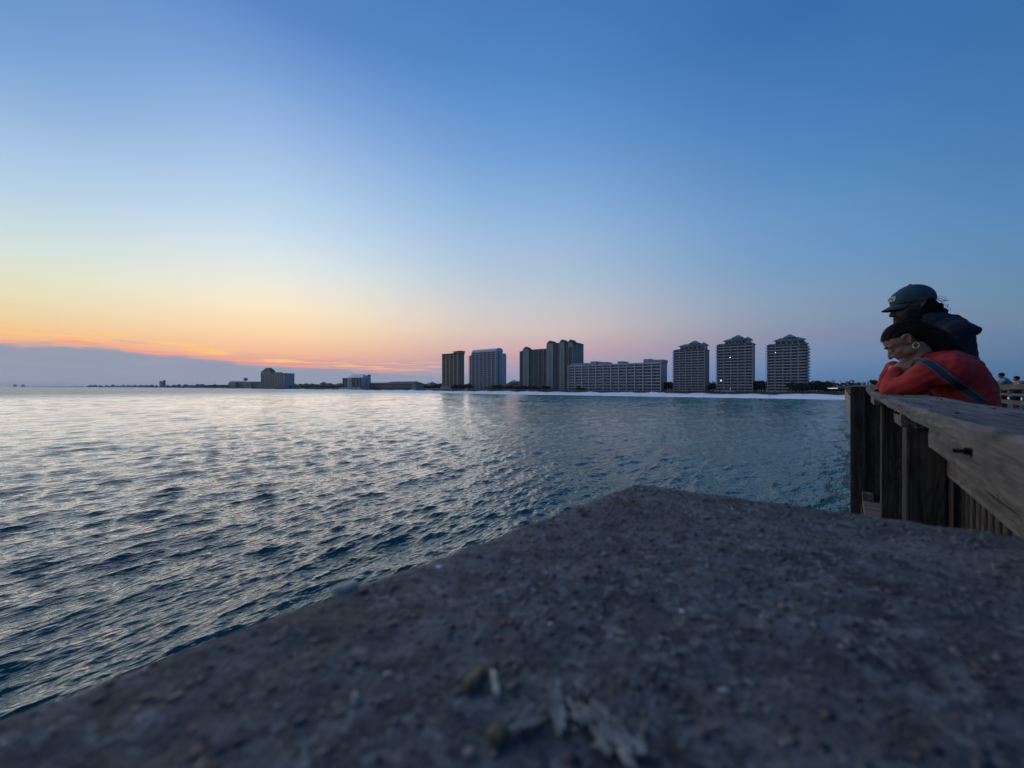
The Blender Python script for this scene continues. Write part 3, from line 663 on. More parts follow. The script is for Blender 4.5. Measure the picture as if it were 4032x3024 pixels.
m_skin = M('skin', (.205,.118,.086), (.16,.09,.065), 30, .55, bump=.001, bscale=150)
m_skin2 = M('skin_tanned', (.070,.040,.030), (.05,.03,.023), 30, .6, bump=.001, bscale=150)
m_red = M('red_knit', (.30,.020,.018), (.20,.011,.012), 14, .85, bump=.006, bscale=22, stretch=(1,1,1.6))
m_navy = M('navy_cotton', (.008,.011,.027), (.005,.008,.018), 10, .9, bump=.005, bscale=18)
m_denim = M('dark_denim', (.02,.026,.045), (.012,.016,.03), 30, .9, bump=.003)
m_hair = M('dark_hair', (.010,.008,.007), (.004,.0035,.003), 40, .85, spec=.12, bump=.004, stretch=(.3,3,1.2), bscale=70)
m_beard = M('beard', (.009,.007,.006), (.004,.003,.003), 60, .8, bump=.004, bscale=160)
m_cap = M('teal_twill', (.022,.060,.075), (.015,.044,.056), 60, .85, bump=.0008, bscale=500)
m_patch = M('cap_patch', (.42,.44,.46), (.34,.36,.38), 60, .8)
m_ink = M('patch_ink', (.05,.06,.08), None, 10, .8)
m_gold = M('gold', (.75,.55,.3), (.7,.5,.28), 5, .25, metal=1)
m_strap = M('strap_webbing', (.020,.026,.042), (.012,.016,.028), 40, .8, bump=.001, bscale=300)
m_strapl = M('strap_edge', (.065,.078,.10), (.04,.05,.07), 60, .8)
m_shoe = M('shoe', (.08,.08,.085), None, 20, .7)
m_eye = M('eye', (.25,.24,.23), None, 20, .2)
m_tealshirt = M('teal_shirt', (.10,.18,.19), (.08,.14,.15), 10, .9)
m_tanshirt = M('tan_shirt', (.22,.18,.15), (.17,.14,.12), 10, .9)

# pier frame: p to the right of the rail line, a along the pier towards the shore, z relative to the camera height
RPI = -math.atan2(.652, .758); PD = Vector((.758,-.652,0)).normalized(); AD = Vector((.652,.758,0)).normalized()
def px(x, y, a):                     # pixel ray met with the vertical plane across the pier at distance a
    rx = (x-CX)/F; Z = a/(AD.x*rx+AD.y); X = rx*Z
    return Vector((PD.x*X+PD.y*Z, a, (HY-y)/F*Z))
def pier(name, **k): return empty(name, (0,0,H), RPI, **k)

def head(c, tilt, yaw, s=1.0, beard=False, roll=0):
    """returns primitives of head + local->pier matrix; face looks along -p, tilted down by tilt, yawed towards the camera by yaw"""
    t = R(tilt); fwd = Vector((-math.cos(t)*math.cos(R(yaw)), -math.sin(R(yaw))*math.cos(t), -math.sin(t)))
    lat = Vector((0,0,1)).cross(fwd).normalized(); up = fwd.cross(lat).normalized()
    m3 = Matrix((fwd, lat, up)).transposed()
    def P(x, y, z): return Vector(c)+m3@Vector((x*s, y*s, z*s))
    def E(x, y, z, a, b_, d): return ('e', P(x,y,z), (a*s,b_*s,d*s), m3)
    pr = [E(-.012,0,.02,.098,.076,.088), E(.028,0,-.035,.064,.060,.080), E(.045,0,-.085,.040,.040,.032), E(.066,0,-.100,.021,.024,.017),
          ('c', [P(.082,0,.0), P(.100,0,-.022), P(.108,0,-.036)], [.010*s,.011*s,.0135*s]),
          E(.094,.013,-.040,.010,.008,.008), E(.094,-.013,-.040,.010,.008,.008),
          E(.083,0,-.060,.013,.021,.006), E(.081,0,-.070,.013,.019,.007),
          E(.072,.030,.016,.016,.022,.008), E(.072,-.030,.016,.016,.022,.008),
          E(.052,.038,-.030,.024,.019,.022), E(.052,-.038,-.030,.024,.019,.022),
          E(.02,.052,-.055,.035,.014,.03), E(.02,-.052,-.055,.035,.014,.03),
          E(.073,.030,-.003,.012,.015,.010), E(.073,-.030,-.003,.012,.015,.010)]
    for q in (-1, 1):                                    # ears: rim, lobe, concha
        pts = [(-.002,.075,-.022),(-.012,.082,-.012),(-.024,.088,.006),(-.024,.090,.020),(-.012,.088,.028),(.000,.080,.024),(.002,.076,.012)]
        pr.append(('c', [P(x,q*y,z) for x,y,z in pts], [.006*s]*3+[.0055*s]*4)); pr.append(E(-.002,q*.077,-.026,.007,.005,.009)); pr.append(E(-.012,q*.076,.003,.013,.005,.02))
    return pr, P, E, m3

# ------------------------------------------------ woman in red leaning on the rail
AW = 3.30
wr = pier('person', label='person in red long sleeved top leaning folded arms on the wooden rail, head bowed', cat='person')
hc_ = px(3560, 1343, AW)
pr, P, E, m3 = head(hc_, 40, 4)
nb = px(3668, 1440, AW)
def dz(v, da=0, dp=0, dzz=0): return Vector((v.x+dp, v.y+da, v.z+dzz))
elbN = px(3506, 1535, AW-.13); elbF = px(3494, 1522, AW+.15)
shN = px(3680, 1470, AW-.17); shF = dz(shN, .35, 0, .01)
wrN = Vector((elbN.x+.035, AW-.03, .115-.02)); wrF = Vector((elbF.x+.015, AW+.03, .118))
hip = Vector((.535, AW, -.26)); knee = [Vector((.50, AW+q*.1, -.58)) for q in (-1,1)]; foot = [Vector((.60, AW+q*.11, -.95)) for q in (-1,1)]
bk0 = lambda x, y: px(x, y, AW)
body = pr + [('c', [P(-.035,0,-.03), dz(nb,0,-.03,.005), dz(nb,0,.04,-.02)], [.058,.056,.07]),
     ('c', [shN, elbN, wrN], [.045,.036,.024]), ('c', [shF, elbF, wrF], [.045,.036,.024]),
     ('c', [shN, shF], [.06,.06]), ('c', [bk0(3740,1475), bk0(3800,1545), hip], [.09,.10,.11])]
for q in (0, 1): body.append(('c', [dz(hip,(-.08,.08)[q]), knee[q], dz(foot[q],0,0,0)], [.085,.055,.04])); body.append(('c', [dz(foot[q],0,.02,-.02), dz(foot[q],0,-.14,-.035)], [.04,.03]))
# hands under the chin: the far one lies over the near one, fingers curled round it
def hand(wrist, dirv, side, curl, s=1.0):
    d = Vector(dirv).normalized(); sd = Vector(side); sd = (sd-d*sd.dot(d)).normalized(); nrm = d.cross(sd).normalized()
    out = [('c', [wrist, wrist+d*.03*s, wrist+d*.075*s], [.022*s,.026*s,.024*s])]
    for k, (o_, l_) in enumerate(((-.027,.058),(-.009,.070),(.010,.066),(.027,.052))):
        b0 = wrist+d*.08*s+sd*o_*s; p1 = b0+(d*math.cos(curl)+nrm*math.sin(curl))*l_*.5*s; p2 = p1+(d*math.cos(curl*2)+nrm*math.sin(curl*2))*l_*.32*s; p3 = p2+(d*math.cos(curl*2.8)+nrm*math.sin(curl*2.8))*l_*.25*s
        out.append(('c', [wrist+d*.055*s+sd*o_*.8*s, b0, p1, p2, p3], [.0115*s,.0105*s,.0095*s,.0085*s,.0075*s]))
    t0 = wrist+d*.02*s-sd*.022*s; t1 = t0+(d*.7-sd*.7).normalized()*.038*s; t2 = t1+(d*.9+nrm*.35-sd*.1).normalized()*.032*s
    out.append(('c', [t0,t1,t2], [.014*s,.0115*s,.0085*s])); return out
hF0 = px(3518, 1452, AW-.02)
body += [('c', [wrF, hF0], [.024,.023])]
body += hand(hF0, (.72,-.25,.05), (.1,-.35,-.9), .45)
body += [('c', [wrN, px(3545,1478,AW-.05)], [.024,.022])]
body += hand(px(3540,1476,AW-.06), (.55,.65,.10), (0,.2,1), .35)
blob('body', body, .0055, m_skin, wr, 3)
eye = MB()
# shirt
bk = lambda x, y, da=0: px(x, y, AW+da)
def folds(c):
    u = c[:,0]*.75-c[:,2]*.65; w_ = c[:,0]*.6+c[:,2]*.8
    return (.0040*np.abs(np.sin(u*48+3*np.sin(w_*9)+c[:,1]*22))**.6*np.clip(np.sin(w_*9+c[:,1]*9),-.2,1) + .0028*np.sin(w_*23+c[:,1]*26+2*np.sin(u*13)) + .0012*np.sin(u*140+4*np.sin(w_*15))).astype(np.float32)
shirt = [
  ('c', [bk(3690,1447), bk(3760,1475), bk(3795,1535), Vector((.525,AW,-.16)), Vector((.535,AW,-.24))], [.085,.122,.125,.125,.13]),
  ('c', [bk(3745,1446,-.09), bk(3788,1480,-.10), bk(3822,1550,-.09), Vector((.535,AW-.07,-.20))], [.085,.092,.09,.11]),
  ('c', [bk(3745,1446,.10), bk(3788,1480,.10), bk(3822,1550,.09), Vector((.535,AW+.07,-.20))], [.085,.092,.09,.11]),
  ('c', [shN+Vector((.06,0,.0)), dz(shN,0,-.02,.0), (shN+elbN)/2+Vector((0,-.015,-.012)), elbN], [.085,.075,.066,.052]),
  ('c', [shF+Vector((.06,0,0)), shF, (shF+elbF)/2, elbF], [.085,.075,.062,.052]),
  ('c', [elbN, (elbN+wrN)/2+Vector((-.003,0,0)), wrN-Vector((0,0,.005))], [.052,.046,.039]),
  ('c', [elbF, (elbF+wrF)/2+Vector((-.006,0,0)), wrF], [.050,.044,.036]),
  ('c', [wrF+Vector((0,0,0)), (wrF*2+hF0)/3], [.037,.033]),
  ('c', [bk(3640,1428,-.055), bk(3700,1425,-.06), bk(3760,1425,-.06)], [.045,.06,.06]),
  ('c', [bk(3640,1428,.055), bk(3700,1425,.06), bk(3760,1425,.06)], [.045,.06,.06]),
  ('c', [elbN+Vector((-.012,-.008,-.012)), elbN+Vector((.05,-.01,-.02)), elbN+Vector((.14,-.01,-.024))], [.040,.034,.03]),
]
blob('shirt', shirt, .007, m_red, wr, 7, disp=folds)
tr = [('c', [dz(hip,0,-.02,.03), dz(hip,0,.02,-.08)], [.14,.15])]
for q in (0, 1): tr.append(('c', [dz(hip,(-.085,.085)[q],.01,-.08), knee[q], dz(foot[q],0,0,.06)], [.105,.075,.06]))
blob('trousers', tr, .012, m_denim, wr, 4)
for q in (0, 1): blob('shoe', [('c', [dz(foot[q],0,.03,-.02), dz(foot[q],0,-.06,-.02), dz(foot[q],0,-.15,-.03)], [.048,.045,.035])], .008, m_shoe, wr, 3)
# hair drawn back over the ears into a low knot and loose tail on the back
hr = [E(-.013,0,.022,.103,.0815,.0925), E(-.045,0,.018,.086,.084,.080), E(-.06,.04,-.01,.045,.04,.045), E(-.06,-.04,-.01,.045,.04,.045),
      ('c', [P(-.075,0,-.01), bk(3685,1338), bk(3722,1360), bk(3752,1383)], [.068,.060,.052,.036])]
def strandn(c): return (.0022*np.sin(c[:,1]*260+c[:,2]*60+np.sin(c[:,0]*40)*2)).astype(np.float32)
wh = blob('hair', hr, .0045, m_hair, wr, 3, disp=strandn)
# hairline: scalp hair ends in a line from the forehead down to the top of the ear
bm = bmesh.new(); bm.from_mesh(wh.data); mi = m3.transposed(); dead = []
for f in bm.faces:
    q = mi@(f.calc_center_median()-hc_)
    hl = .020+.53*(q.x+.012)+.004*math.sin(q.y*160+q.x*90)+.003*math.sin(q.x*300)
    if (q.x > -.014 and q.z < hl) or (-.03 < q.x <= -.014 and q.z < .004): dead.append(f)
bmesh.ops.delete(bm, geom=dead, context='FACES'); bm.to_mesh(wh.data); bm.free()
random.seed(5); mbs = MB()
for i in range(46):
    b0 = P(random.uniform(-.11,.05), random.uniform(-.06,.07), .07); b0 = P(0,0,.02)+(b0-P(0,0,.02)).normalized()*.088; d0 = (b0-P(-.01,0,.02)).normalized(); t0 = m3@Vector((-1,random.uniform(-.4,.4),random.uniform(-.2,.3)))
    prev = b0
    for k in range(1, 6):
        q = b0+t0*(.013*k)+d0*(.012+.0028*k-.0006*k*k); mbs.tube(prev, q, .0008, .0006, 4); prev = q
mbs.build('loose_strands', m_hair, wh)
ear = P(-.004,.086,-.050)
mbt = MB(); n = 20
for i in range(n):
    a0, a1 = 2*math.pi*i/n, 2*math.pi*(i+1)/n
    q0 = ear+Vector((math.cos(a0)*.0135, .002*math.sin(a0), math.sin(a0)*.0155)); q1 = ear+Vector((math.cos(a1)*.0135, .002*math.sin(a1), math.sin(a1)*.0155))
    mbt.tube(q0, q1, .0021, .0021, 8)
mbt.build('earring', m_gold, wr, smooth=True)
for q in (-1, 1):
    o = blob('eye', [E(.083,q*.030,-.004,.008,.011,.004)], .003, m_eye, wr, 1)
    blob('eyebrow', [('c', [P(.086,q*.014,.019), P(.086,q*.030,.024), P(.074,q*.046,.020)], [.004,.0045,.003])], .0025, m_hair, wr, 1)
# crossbody strap: ribbon laid over shoulder and back
def ribbon(pts, width_dirs, w_, th, nrm):
    mb_ = MB(); n = len(pts); rows = []
    for p, d, m_ in zip(pts, width_dirs, nrm):
        d = d.normalized(); m_ = m_.normalized()
        for (u, k) in ((-w_/2,0),(-w_/2,th),(-w_/2+.007,th+.002),(w_/2-.007,th+.002),(w_/2,th),(w_/2,0)): rows.append(p+d*u+m_*k)
    mb_.v = [tuple(v) for v in rows]
    for i in range(n-1):
        for j in range(6):
            a = i*6+j; b_ = i*6+(j+1) % 6; mb_.f.append((a, b_, b_+6, a+6)); mb_.m.append(1 if j in (1,3) else 0)
    return mb_
def spline(pts, n):
    pts = [Vector(p) for p in pts]; P_ = [pts[0]*2-pts[1]]+pts+[pts[-1]*2-pts[-2]]; out = []
    for i in range(len(pts)-1):
        a, b_, c, d = P_[i:i+4]
        for k in range(n):
            t = k/n; out.append(.5*((2*b_)+(c-a)*t+(2*a-5*b_+4*c-d)*t*t+(3*b_-a-3*c+d)*t**3))
    return out+[pts[-1]]
sh_o = [o for o in wr.children if o.name.startswith('shirt')][0]
bpy.context.view_layer.update()
path2d = spline([Vector((3585,1432,0)), Vector((3622,1424,0)), Vector((3668,1440,0)), Vector((3716,1474,0)), Vector((3766,1508,0)), Vector((3818,1548,0)), Vector((3872,1592,0))], 8)
# drop each strap point onto the cloth along the sight line, then lift it a little
from mathutils.bvhtree import BVHTree
bvh = BVHTree.FromPolygons([v.co for v in sh_o.data.vertices], [p.vertices for p in sh_o.data.polygons])
pts, nrm = [], []
for q in path2d:
    tgt = px(q.x, q.y, AW); d = tgt.normalized(); hit = bvh.ray_cast(Vector((0,0,0)), d)
    if hit[0] is None: continue
    pts.append(hit[0]); nrm.append(hit[1])
for _ in range(3):
    pts = [pts[0]]+[(pts[i-1]+pts[i]*2+pts[i+1])/4 for i in range(1,len(pts)-1)]+[pts[-1]]
    nrm = [nrm[0]]+[(nrm[i-1]+nrm[i]*2+nrm[i+1]).normalized() for i in range(1,len(nrm)-1)]+[nrm[-1]]
tang = [(pts[min(i+1,len(pts)-1)]-pts[max(i-1,0)]).normalized() for i in range(len(pts))]
wd_ = [t.cross(n_).normalized() for t, n_ in zip(tang, nrm)]
pts = [p+n_*.006 for p, n_ in zip(pts, nrm)]
ribbon(pts, wd_, .042, .005, nrm).build('bag_strap', [m_strap, m_strapl], wr, smooth=False)
# cord round the neck
cn = spline([px(3675,1382,AW-.085), px(3640,1398,AW-.088), px(3612,1420,AW-.082), px(3588,1440,AW-.075)], 6)
mbt = MB()
for i in range(len(cn)-1): mbt.tube(cn[i], cn[i+1], .0025, .0025, 6)
mbt.build('necklace', m_hair, wr, smooth=True)

# ------------------------------------------------ bearded man in navy with cap
AM = 3.74
mr = pier('person', label='bearded person in dark navy shirt and teal cap leaning behind the person in red', cat='person')
mc = px(3590, 1206, AM)
pr, P, E, m3 = head(mc, 9, 21, 1.08)
mk = lambda x, y, da=0: px(x, y, AM+da)
nb = mk(3700, 1285)
hip = Vector((.565, AM, -.16)); knee = [Vector((.54, AM+q*.12, -.55)) for q in (-1,1)]; foot = [Vector((.62, AM+q*.13, -.94)) for q in (-1,1)]
shN = px(3768, 1312, AM-.17); shF = Vector((nb.x+.03, AM+.20, nb.z-.04))
elN = Vector((.46, AM-.16, .01)); elF = Vector((.36, AM+.24, .0)); wrN = Vector((.27, AM-.10, -.005)); wrF = Vector((.25, AM+.05, .02))
body = pr+[('c', [P(-.03,0,-.05), dz(nb,0,-.02,0)], [.062,.066]), ('c', [shN, shF], [.045,.05]), ('c', [nb, px(3740,1400,AM), hip], [.08,.10,.11]),
   ('c', [shN, elN, wrN], [.042,.040,.028]), ('c', [shF, elF, wrF], [.05,.042,.028])]
body += hand(wrN, (-.6,.8,-.02), (.8,.6,0), .25)+hand(wrF, (-.6,-.7,-.05), (.8,-.6,0), .25)
for q in (0, 1): body.append(('c', [dz(hip,(-.09,.09)[q]), knee[q], foot[q]], [.095,.06,.045])); body.append(('c', [dz(foot[q],0,.02,-.03), dz(foot[q],0,-.15,-.04)], [.045,.032]))
blob('body', body, .0065, m_skin2, mr, 3)
blob('beard', [E(.062,0,-.072,.036,.046,.032), E(.045,0,-.085,.054,.060,.052), E(.066,0,-.112,.034,.036,.030), E(.03,.052,-.06,.04,.02,.045), E(.03,-.052,-.06,.04,.02,.045), E(.086,0,-.053,.012,.026,.006), E(-.005,.068,-.03,.02,.012,.04), E(-.005,-.068,-.03,.02,.012,.04)],
     .005, m_beard, mr, 2, disp=lambda c: (.0025*np.sin(c[:,0]*310+c[:,1]*170)*np.sin(c[:,2]*290+c[:,1]*90)).astype(np.float32))
shirt = [('c', [dz(nb,0,.0,-.02), mk(3732,1335), mk(3742,1420), Vector((.535,AM,.0)), hip], [.085,.115,.118,.13,.145]),
   ('c', [mk(3740,1290,-.08), mk(3760,1340,-.09), mk(3770,1420,-.09)], [.07,.085,.09]), ('c', [mk(3740,1290,.10), mk(3760,1340,.10), mk(3770,1420,.09)], [.07,.085,.09]),
   ('c', [dz(shN,0,0,.0), dz(shF)], [.06,.085]),
   ('c', [mk(3672,1262), mk(3690,1262), mk(3690,1264,-.06)], [.06,.058,.05]),
   ('c', [mk(3705,1258), mk(3752,1272,-.03), mk(3788,1296,-.08)], [.040,.050,.052]),
   ('c', [mk(3770,1296,-.13), mk(3812,1302,-.15), mk(3836,1303,-.16)], [.060,.042,.030]),
   ('c', [mk(3830,1310,-.16), mk(3846,1298,-.165)], [.026,.012]),
   ('c', [shN, (shN*2+elN)/3, (shN+elN)/2, elN*.85+shN*.15], [.075,.07,.064,.058]), ('c', [shF, (shF+elF)/2], [.08,.068])]
blob('shirt', shirt, .008, m_navy, mr, 5, disp=folds)
tr = [('c', [dz(hip,0,-.02,.05), dz(hip,0,.02,-.08)], [.155,.16])]
for q in (0, 1): tr.append(('c', [dz(hip,(-.09,.09)[q],.01,-.08), knee[q], dz(foot[q],0,0,.06)], [.115,.085,.07]))
blob('trousers', tr, .014, m_denim, mr, 4)
for q in (0, 1): blob('shoe', [('c', [dz(foot[q],0,.03,-.03), dz(foot[q],0,-.06,-.03), dz(foot[q],0,-.16,-.035)], [.052,.048,.038])], .008, m_shoe, mr, 3)
# curly hair at the nape
random.seed(41)
cur = [('c', [P(-.06,0,-.04), P(-.075,0,-.085)], [.066,.06]), E(-.07,0,-.035,.05,.07,.055), E(-.04,.05,-.02,.06,.035,.05), E(-.04,-.05,-.02,.06,.035,.05)]
for i in range(40):
    cur.append(E(-.07-.055*random.random(), random.uniform(-.06,.06), random.uniform(-.09,.0), .017,.017,.017))
ho = blob('hair', cur, .006, m_hair, mr, 1)
mbt = MB()
for i in range(34):
    b0 = Vector(P(-.085-.03*random.random(), random.uniform(-.06,.05), random.uniform(-.07,.015))); r0 = random.uniform(.008,.018); a0 = random.random()*6.28; prev = None
    ax = (m3@Vector((-1, random.uniform(-.4,.4), random.uniform(-.5,.6)))).normalized(); sd = ax.orthogonal().normalized(); s2 = ax.cross(sd)
    for k in range(9):
        q = b0+ax*(k*.0055)+(sd*math.cos(a0+k*.8)+s2*math.sin(a0+k*.8))*r0*(.4+.6*k/9)
        if prev: mbt.tube(prev, q, .0012, .0009, 5)
        prev = q
mbt.build('curl', m_hair, ho)
# cap: six panel crown, curved bill, button and front patch
def cap_z(c): return (.0012*np.cos(6*np.arctan2((m3.transposed()@Vector((0,0,0))).x+c[:,1]-mc.y, c[:,0]-mc.x))).astype(np.float32)
crown = [E(-.014,0,.036,.106,.088,.098), E(.03,0,.045,.068,.076,.070)]
co_ = blob('cap_crown', crown, .005, m_cap, mr, 3)
# trim the crown below the band so that hair and brow show
bm = bmesh.new(); bm.from_mesh(co_.data); up = m3@Vector((-.05,0,1)); up.normalize()
bmesh.ops.bisect_plane(bm, geom=bm.verts[:]+bm.edges[:]+bm.faces[:], plane_co=P(0,0,.022), plane_no=up, clear_inner=True)
bm.to_mesh(co_.data); bm.free()
sol = co_.modifiers.new('s', 'SOLIDIFY'); sol.thickness = .004
mbb = MB(); nb_, nl = 16, 8; top = []
for sgn in (0, 1):
    for i in range(nb_+1):
        th = R(-68+136*i/nb_)
        for j in range(nl+1):
            q = j/nl; x = .098*math.cos(th)*.96-.006 + q*.062*math.cos(th)**.6; y = .074*math.sin(th)*(1-.16*q)
            z = .030-.026*q-.022*(y/.08)**2*(.4+.6*q)-.005*sgn
            mbb.v.append(tuple(P(x, y, z)))
o_ = (nb_+1)*(nl+1)
for i in range(nb_):
    for j in range(nl):
        a = i*(nl+1)+j; mbb.f += [(a,a+1,a+nl+2,a+nl+1),(o_+a,o_+a+nl+1,o_+a+nl+2,o_+a+1)]; mbb.m += [0,0]
for i in range(nb_): a = i*(nl+1)+nl; mbb.f.append((a,o_+a,o_+a+nl+1,a+nl+1)); mbb.m.append(0)
for j in range(nl): mbb.f.append((j,o_+j,o_+j+1,j+1)); mbb.m.append(0); a = nb_*(nl+1)+j; mbb.f.append((a,a+1,o_+a+1,o_+a)); mbb.m.append(0)
mbb.build('cap_bill', m_cap, co_, smooth=True)
blob('cap_button', [E(-.012,0,.134,.009,.009,.006)], .002, m_cap, co_, 1)
mbp = MB(); npp = 10; L_ = []
cbvh = BVHTree.FromPolygons([v.co for v in co_.data.vertices], [p.vertices for p in co_.data.polygons])
def cs(y, z):                         # front of the crown at this height and side, in head space
    o0 = P(.4, y, z); d0 = (P(0, y, z)-o0).normalized(); h_ = cbvh.ray_cast(o0, d0)
    return .4-(h_[3]/1.08 if h_[0] is not None else .3)+.003
for k in (0, 1):
    for i in range(npp+1):
        y = -.036+.072*i/npp
        for z in (.050, .078): mbp.v.append(tuple(P(cs(y,z)+.003-.003*k, y, z)))
for i in range(npp):
    a = i*2; c = (npp+1)*2+a; mbp.f += [(a,a+2,a+3,a+1),(c,c+1,c+3,c+2),(a,c,c+2,a+2),(a+1,a+3,c+3,c+1)]; mbp.m += [0]*4
po = mbp.build('cap_patch', m_patch, co_)
tx = bpy.data.curves.new('t', 'FONT'); tx.body = 'MTN'; tx.size = .028; tx.align_x = 'CENTER'; tx.align_y = 'CENTER'; tx.extrude = .0004
to = bpy.data.objects.new('t', tx); COL.objects.link(to); bpy.context.view_layer.update()
tm = bpy.data.meshes.new_from_object(to.evaluated_get(bpy.context.evaluated_depsgraph_get())); bpy.data.objects.remove(to)
for v in tm.vertices:
    y, z = -v.co.x*-1, v.co.y
    y = v.co.x; zz = .0635+v.co.y
    v.co = P(cs(y, zz)+.0042+v.co.z, y, zz)
tm.materials.clear(); tm.materials.append(m_ink); link('lettering', tm, po)
for q in (-1, 1): blob('eye', [E(.080,q*.030,-.004,.009,.012,.006)], .003, m_eye, mr, 1)

# ------------------------------------------------ two anglers farther down the pier and the beach goers: one small mesh per pose
def figure(name, pose):
    """origin at the feet, facing -x; height about 1.72"""
    if pose == 'stand': h, kn, ft, lean = .92, 0, 0, 0
    lean = {'stand':.02, 'walk':.06, 'lean':.34}[pose]
    V = lambda x, y, z: Vector((x, y, z))
    st = .22 if pose == 'walk' else .03
    bodyp = [('e', V(-lean*1.25,0,1.60), (.095,.078,.115)), ('c', [V(-lean*1.1,0,1.46), V(-lean*1.2,0,1.55)], [.055,.05]),
             ('c', [V(-.0,0,.9), V(-lean*.5,0,1.15), V(-lean,0,1.38)], [.13,.12,.13]), ('c', [V(-lean,-.17,1.40), V(-lean,.17,1.40)], [.065,.065])]
    arms, legs = [], []
    for q in (-1, 1):
        e = V(-lean-.05,q*.24,1.13) if pose != 'lean' else V(-lean-.22,q*.2,1.14)
        hnd = V(-lean-.12,q*.22,.90) if pose != 'lean' else V(-lean-.38,q*.1,1.12)
        arms.append(('c', [V(-lean,q*.19,1.39), e, hnd], [.052,.042,.036]))
        bodyp.append(('e', hnd+V(-.04,0,-.02), (.05,.03,.04)))
        legs.append(('c', [V(0,q*.09,.88), V(-st*.5*q-.03,q*.1,.48), V(st*-.7*q,q*.1,.07)], [.095,.065,.048])); legs.append(('c', [V(-st*.7*q,q*.1,.045), V(-st*.7*q-.15,q*.1,.04)], [.045,.035]))
    return bodyp, arms, legs
def fig_meshes(pose, vox):
    b_, a_, l_ = figure('x', pose); tmp = empty('tmp')
    o1 = blob('body', b_+a_+l_, vox, m_skin, tmp, 2)
    torso = [('c', [p+Vector((0,0,0)) for p in q[1]], [r_+.018 for r_ in q[2]]) for q in (b_[2], b_[3])]+[('c', q[1][:2], [r_+.016 for r_ in q[2][:2]]) for q in a_]
    o2 = blob('shirt', torso, vox, m_navy, tmp, 2)
    o3 = blob('shorts', [('c', [q[1][0], q[1][1]], [q[2][0]+.02, q[2][1]+.025]) for q in l_[::2]]+[('c', [Vector((0,0,.95)), Vector((0,0,.85))], [.15,.15])], vox, m_denim, tmp, 2)
    hc = b_[0][1]
    o4 = blob('hair', [('e', hc+Vector((.015,0,.03)), (.1,.088,.1))], vox*.7, m_hair, tmp, 1)
    r_ = [(o.name.split('.')[0], o.data) for o in (o1,o2,o3,o4)]
    for o in (o1,o2,o3,o4,tmp): bpy.data.objects.remove(o)
    return r_
FM = {p: fig_meshes(p, .035) for p in ('stand','walk')}
def colored(me, m_):
    c = me.copy(); c.materials[0] = m_; return c
shirtc = [M('shirt_%d' % i, c, None, 8, .9) for i, c in enumerate(((.02,.025,.05),(.35,.36,.38),(.30,.05,.05),(.03,.03,.03),(.10,.18,.22)))]
SH = [{p: colored(dict(FM[p])['shirt'], m_) for p in FM} for m_ in shirtc]
def beachgoer(x, y, pose, ci, label, rz=None):
    zg = .9; Zt = (H-zg)*F/(y-HY); p = Vector(((x-CX)/F*Zt, Zt, 0)); s_ = p.dot(EA); v = p.dot(IN); o_ = v-vwater(s_)
    zg = float(np.interp(o_, [-8,0,5,12,20,28,36,44,52,58], [-.4,.05,.35,.8,1.3,1.6,1.8,2.2,2.6,2.9]))
    r = empty('person', (p.x, p.y, zg-.03), random.random()*6.28 if rz is None else rz, label=label, cat='person')
    for nme, me in FM[pose]: link(nme, SH[ci][pose] if nme == 'shirt' else me, r)
    return r
beachgoer(3160, 1574, 'stand', 0, 'taller of two people standing close at the water below the last stepped tower')
beachgoer(3168, 1574, 'walk', 3, 'shorter of two people standing close at the water below the last stepped tower')
beachgoer(2880, 1567, 'stand', 2, 'lone person at the water below the middle stepped tower')
beachgoer(2955, 1567, 'walk', 3, 'person walking the sand between the middle and last stepped towers')
beachgoer(2971, 1565, 'walk', 1, 'person in pale shirt beside the beach cart')
beachgoer(2364, 1556, 'walk', 1, 'person in pale shirt on the sand below the long hotel')
beachgoer(2182, 1556, 'stand', 3, 'person in black alone at the waterline below the dark sage tower')
beachgoer(2084, 1556, 'walk', 1, 'person in pale shirt strolling with another below the dark sage tower')
beachgoer(2091, 1556, 'walk', 4, 'person in blue shirt strolling with another below the dark sage tower')
beachgoer(1791, 1549, 'walk', 0, 'person in navy on the sand below the tan tower')
beachgoer(1819, 1546, 'stand', 3, 'person in black up the sand below the tan tower')
beachgoer(2040, 1548, 'walk', 2, 'person in red shirt on the sand between white and sage towers')
beachgoer(2812, 1558, 'walk', 1, 'person in pale shirt beside the blue beach canopy')
beachgoer(2798, 1559, 'stand', 1, 'person in pale shirt near the folding chairs by the canopy')
beachgoer(3030, 1562, 'walk', 0, 'person in navy on the sand before the last stepped tower')
m_blue = M('blue_canvas', (.02,.07,.26), (.015,.05,.2), 2, .8)
def onsand(x, y):
    zg = 1.4; Zt = (H-zg)*F/(y-HY); p = Vector(((x-CX)/F*Zt, Zt, 0)); s_ = p.dot(EA); o_ = p.dot(IN)-vwater(s_)
    return Vector((p.x, p.y, float(np.interp(o_, [-8,0,5,12,20,28,36,44,52,58], [-.4,.05,.35,.8,1.3,1.6,1.8,2.2,2.6,2.9]))))
p = onsand(2752, 1553); r = empty('beach_canopy', p, RSH, label='blue beach canopy tent on the sand below the first stepped tower', cat='canopy')
mbb = MB(); mbb.add([(-1.9,-1.5,1.5),(1.9,-1.5,1.3),(1.9,1.5,1.5),(-1.9,1.5,1.7),(0,0,2.7)], [(0,1,4),(1,2,4),(2,3,4),(3,0,4)]); mbb.add([(-1.9,-1.5,1.49),(1.9,-1.5,1.29),(1.9,1.5,1.49),(-1.9,1.5,1.69)], [(3,2,1,0)]); mbb.build('canopy', m_blue, r)
mbb = MB().add([(-1.9,1.45,0),(1.9,1.45,0),(1.9,1.5,1.5),(-1.9,1.5,1.6)], [(0,1,2,3)]); mbb.build('side_panel', m_blue, r)
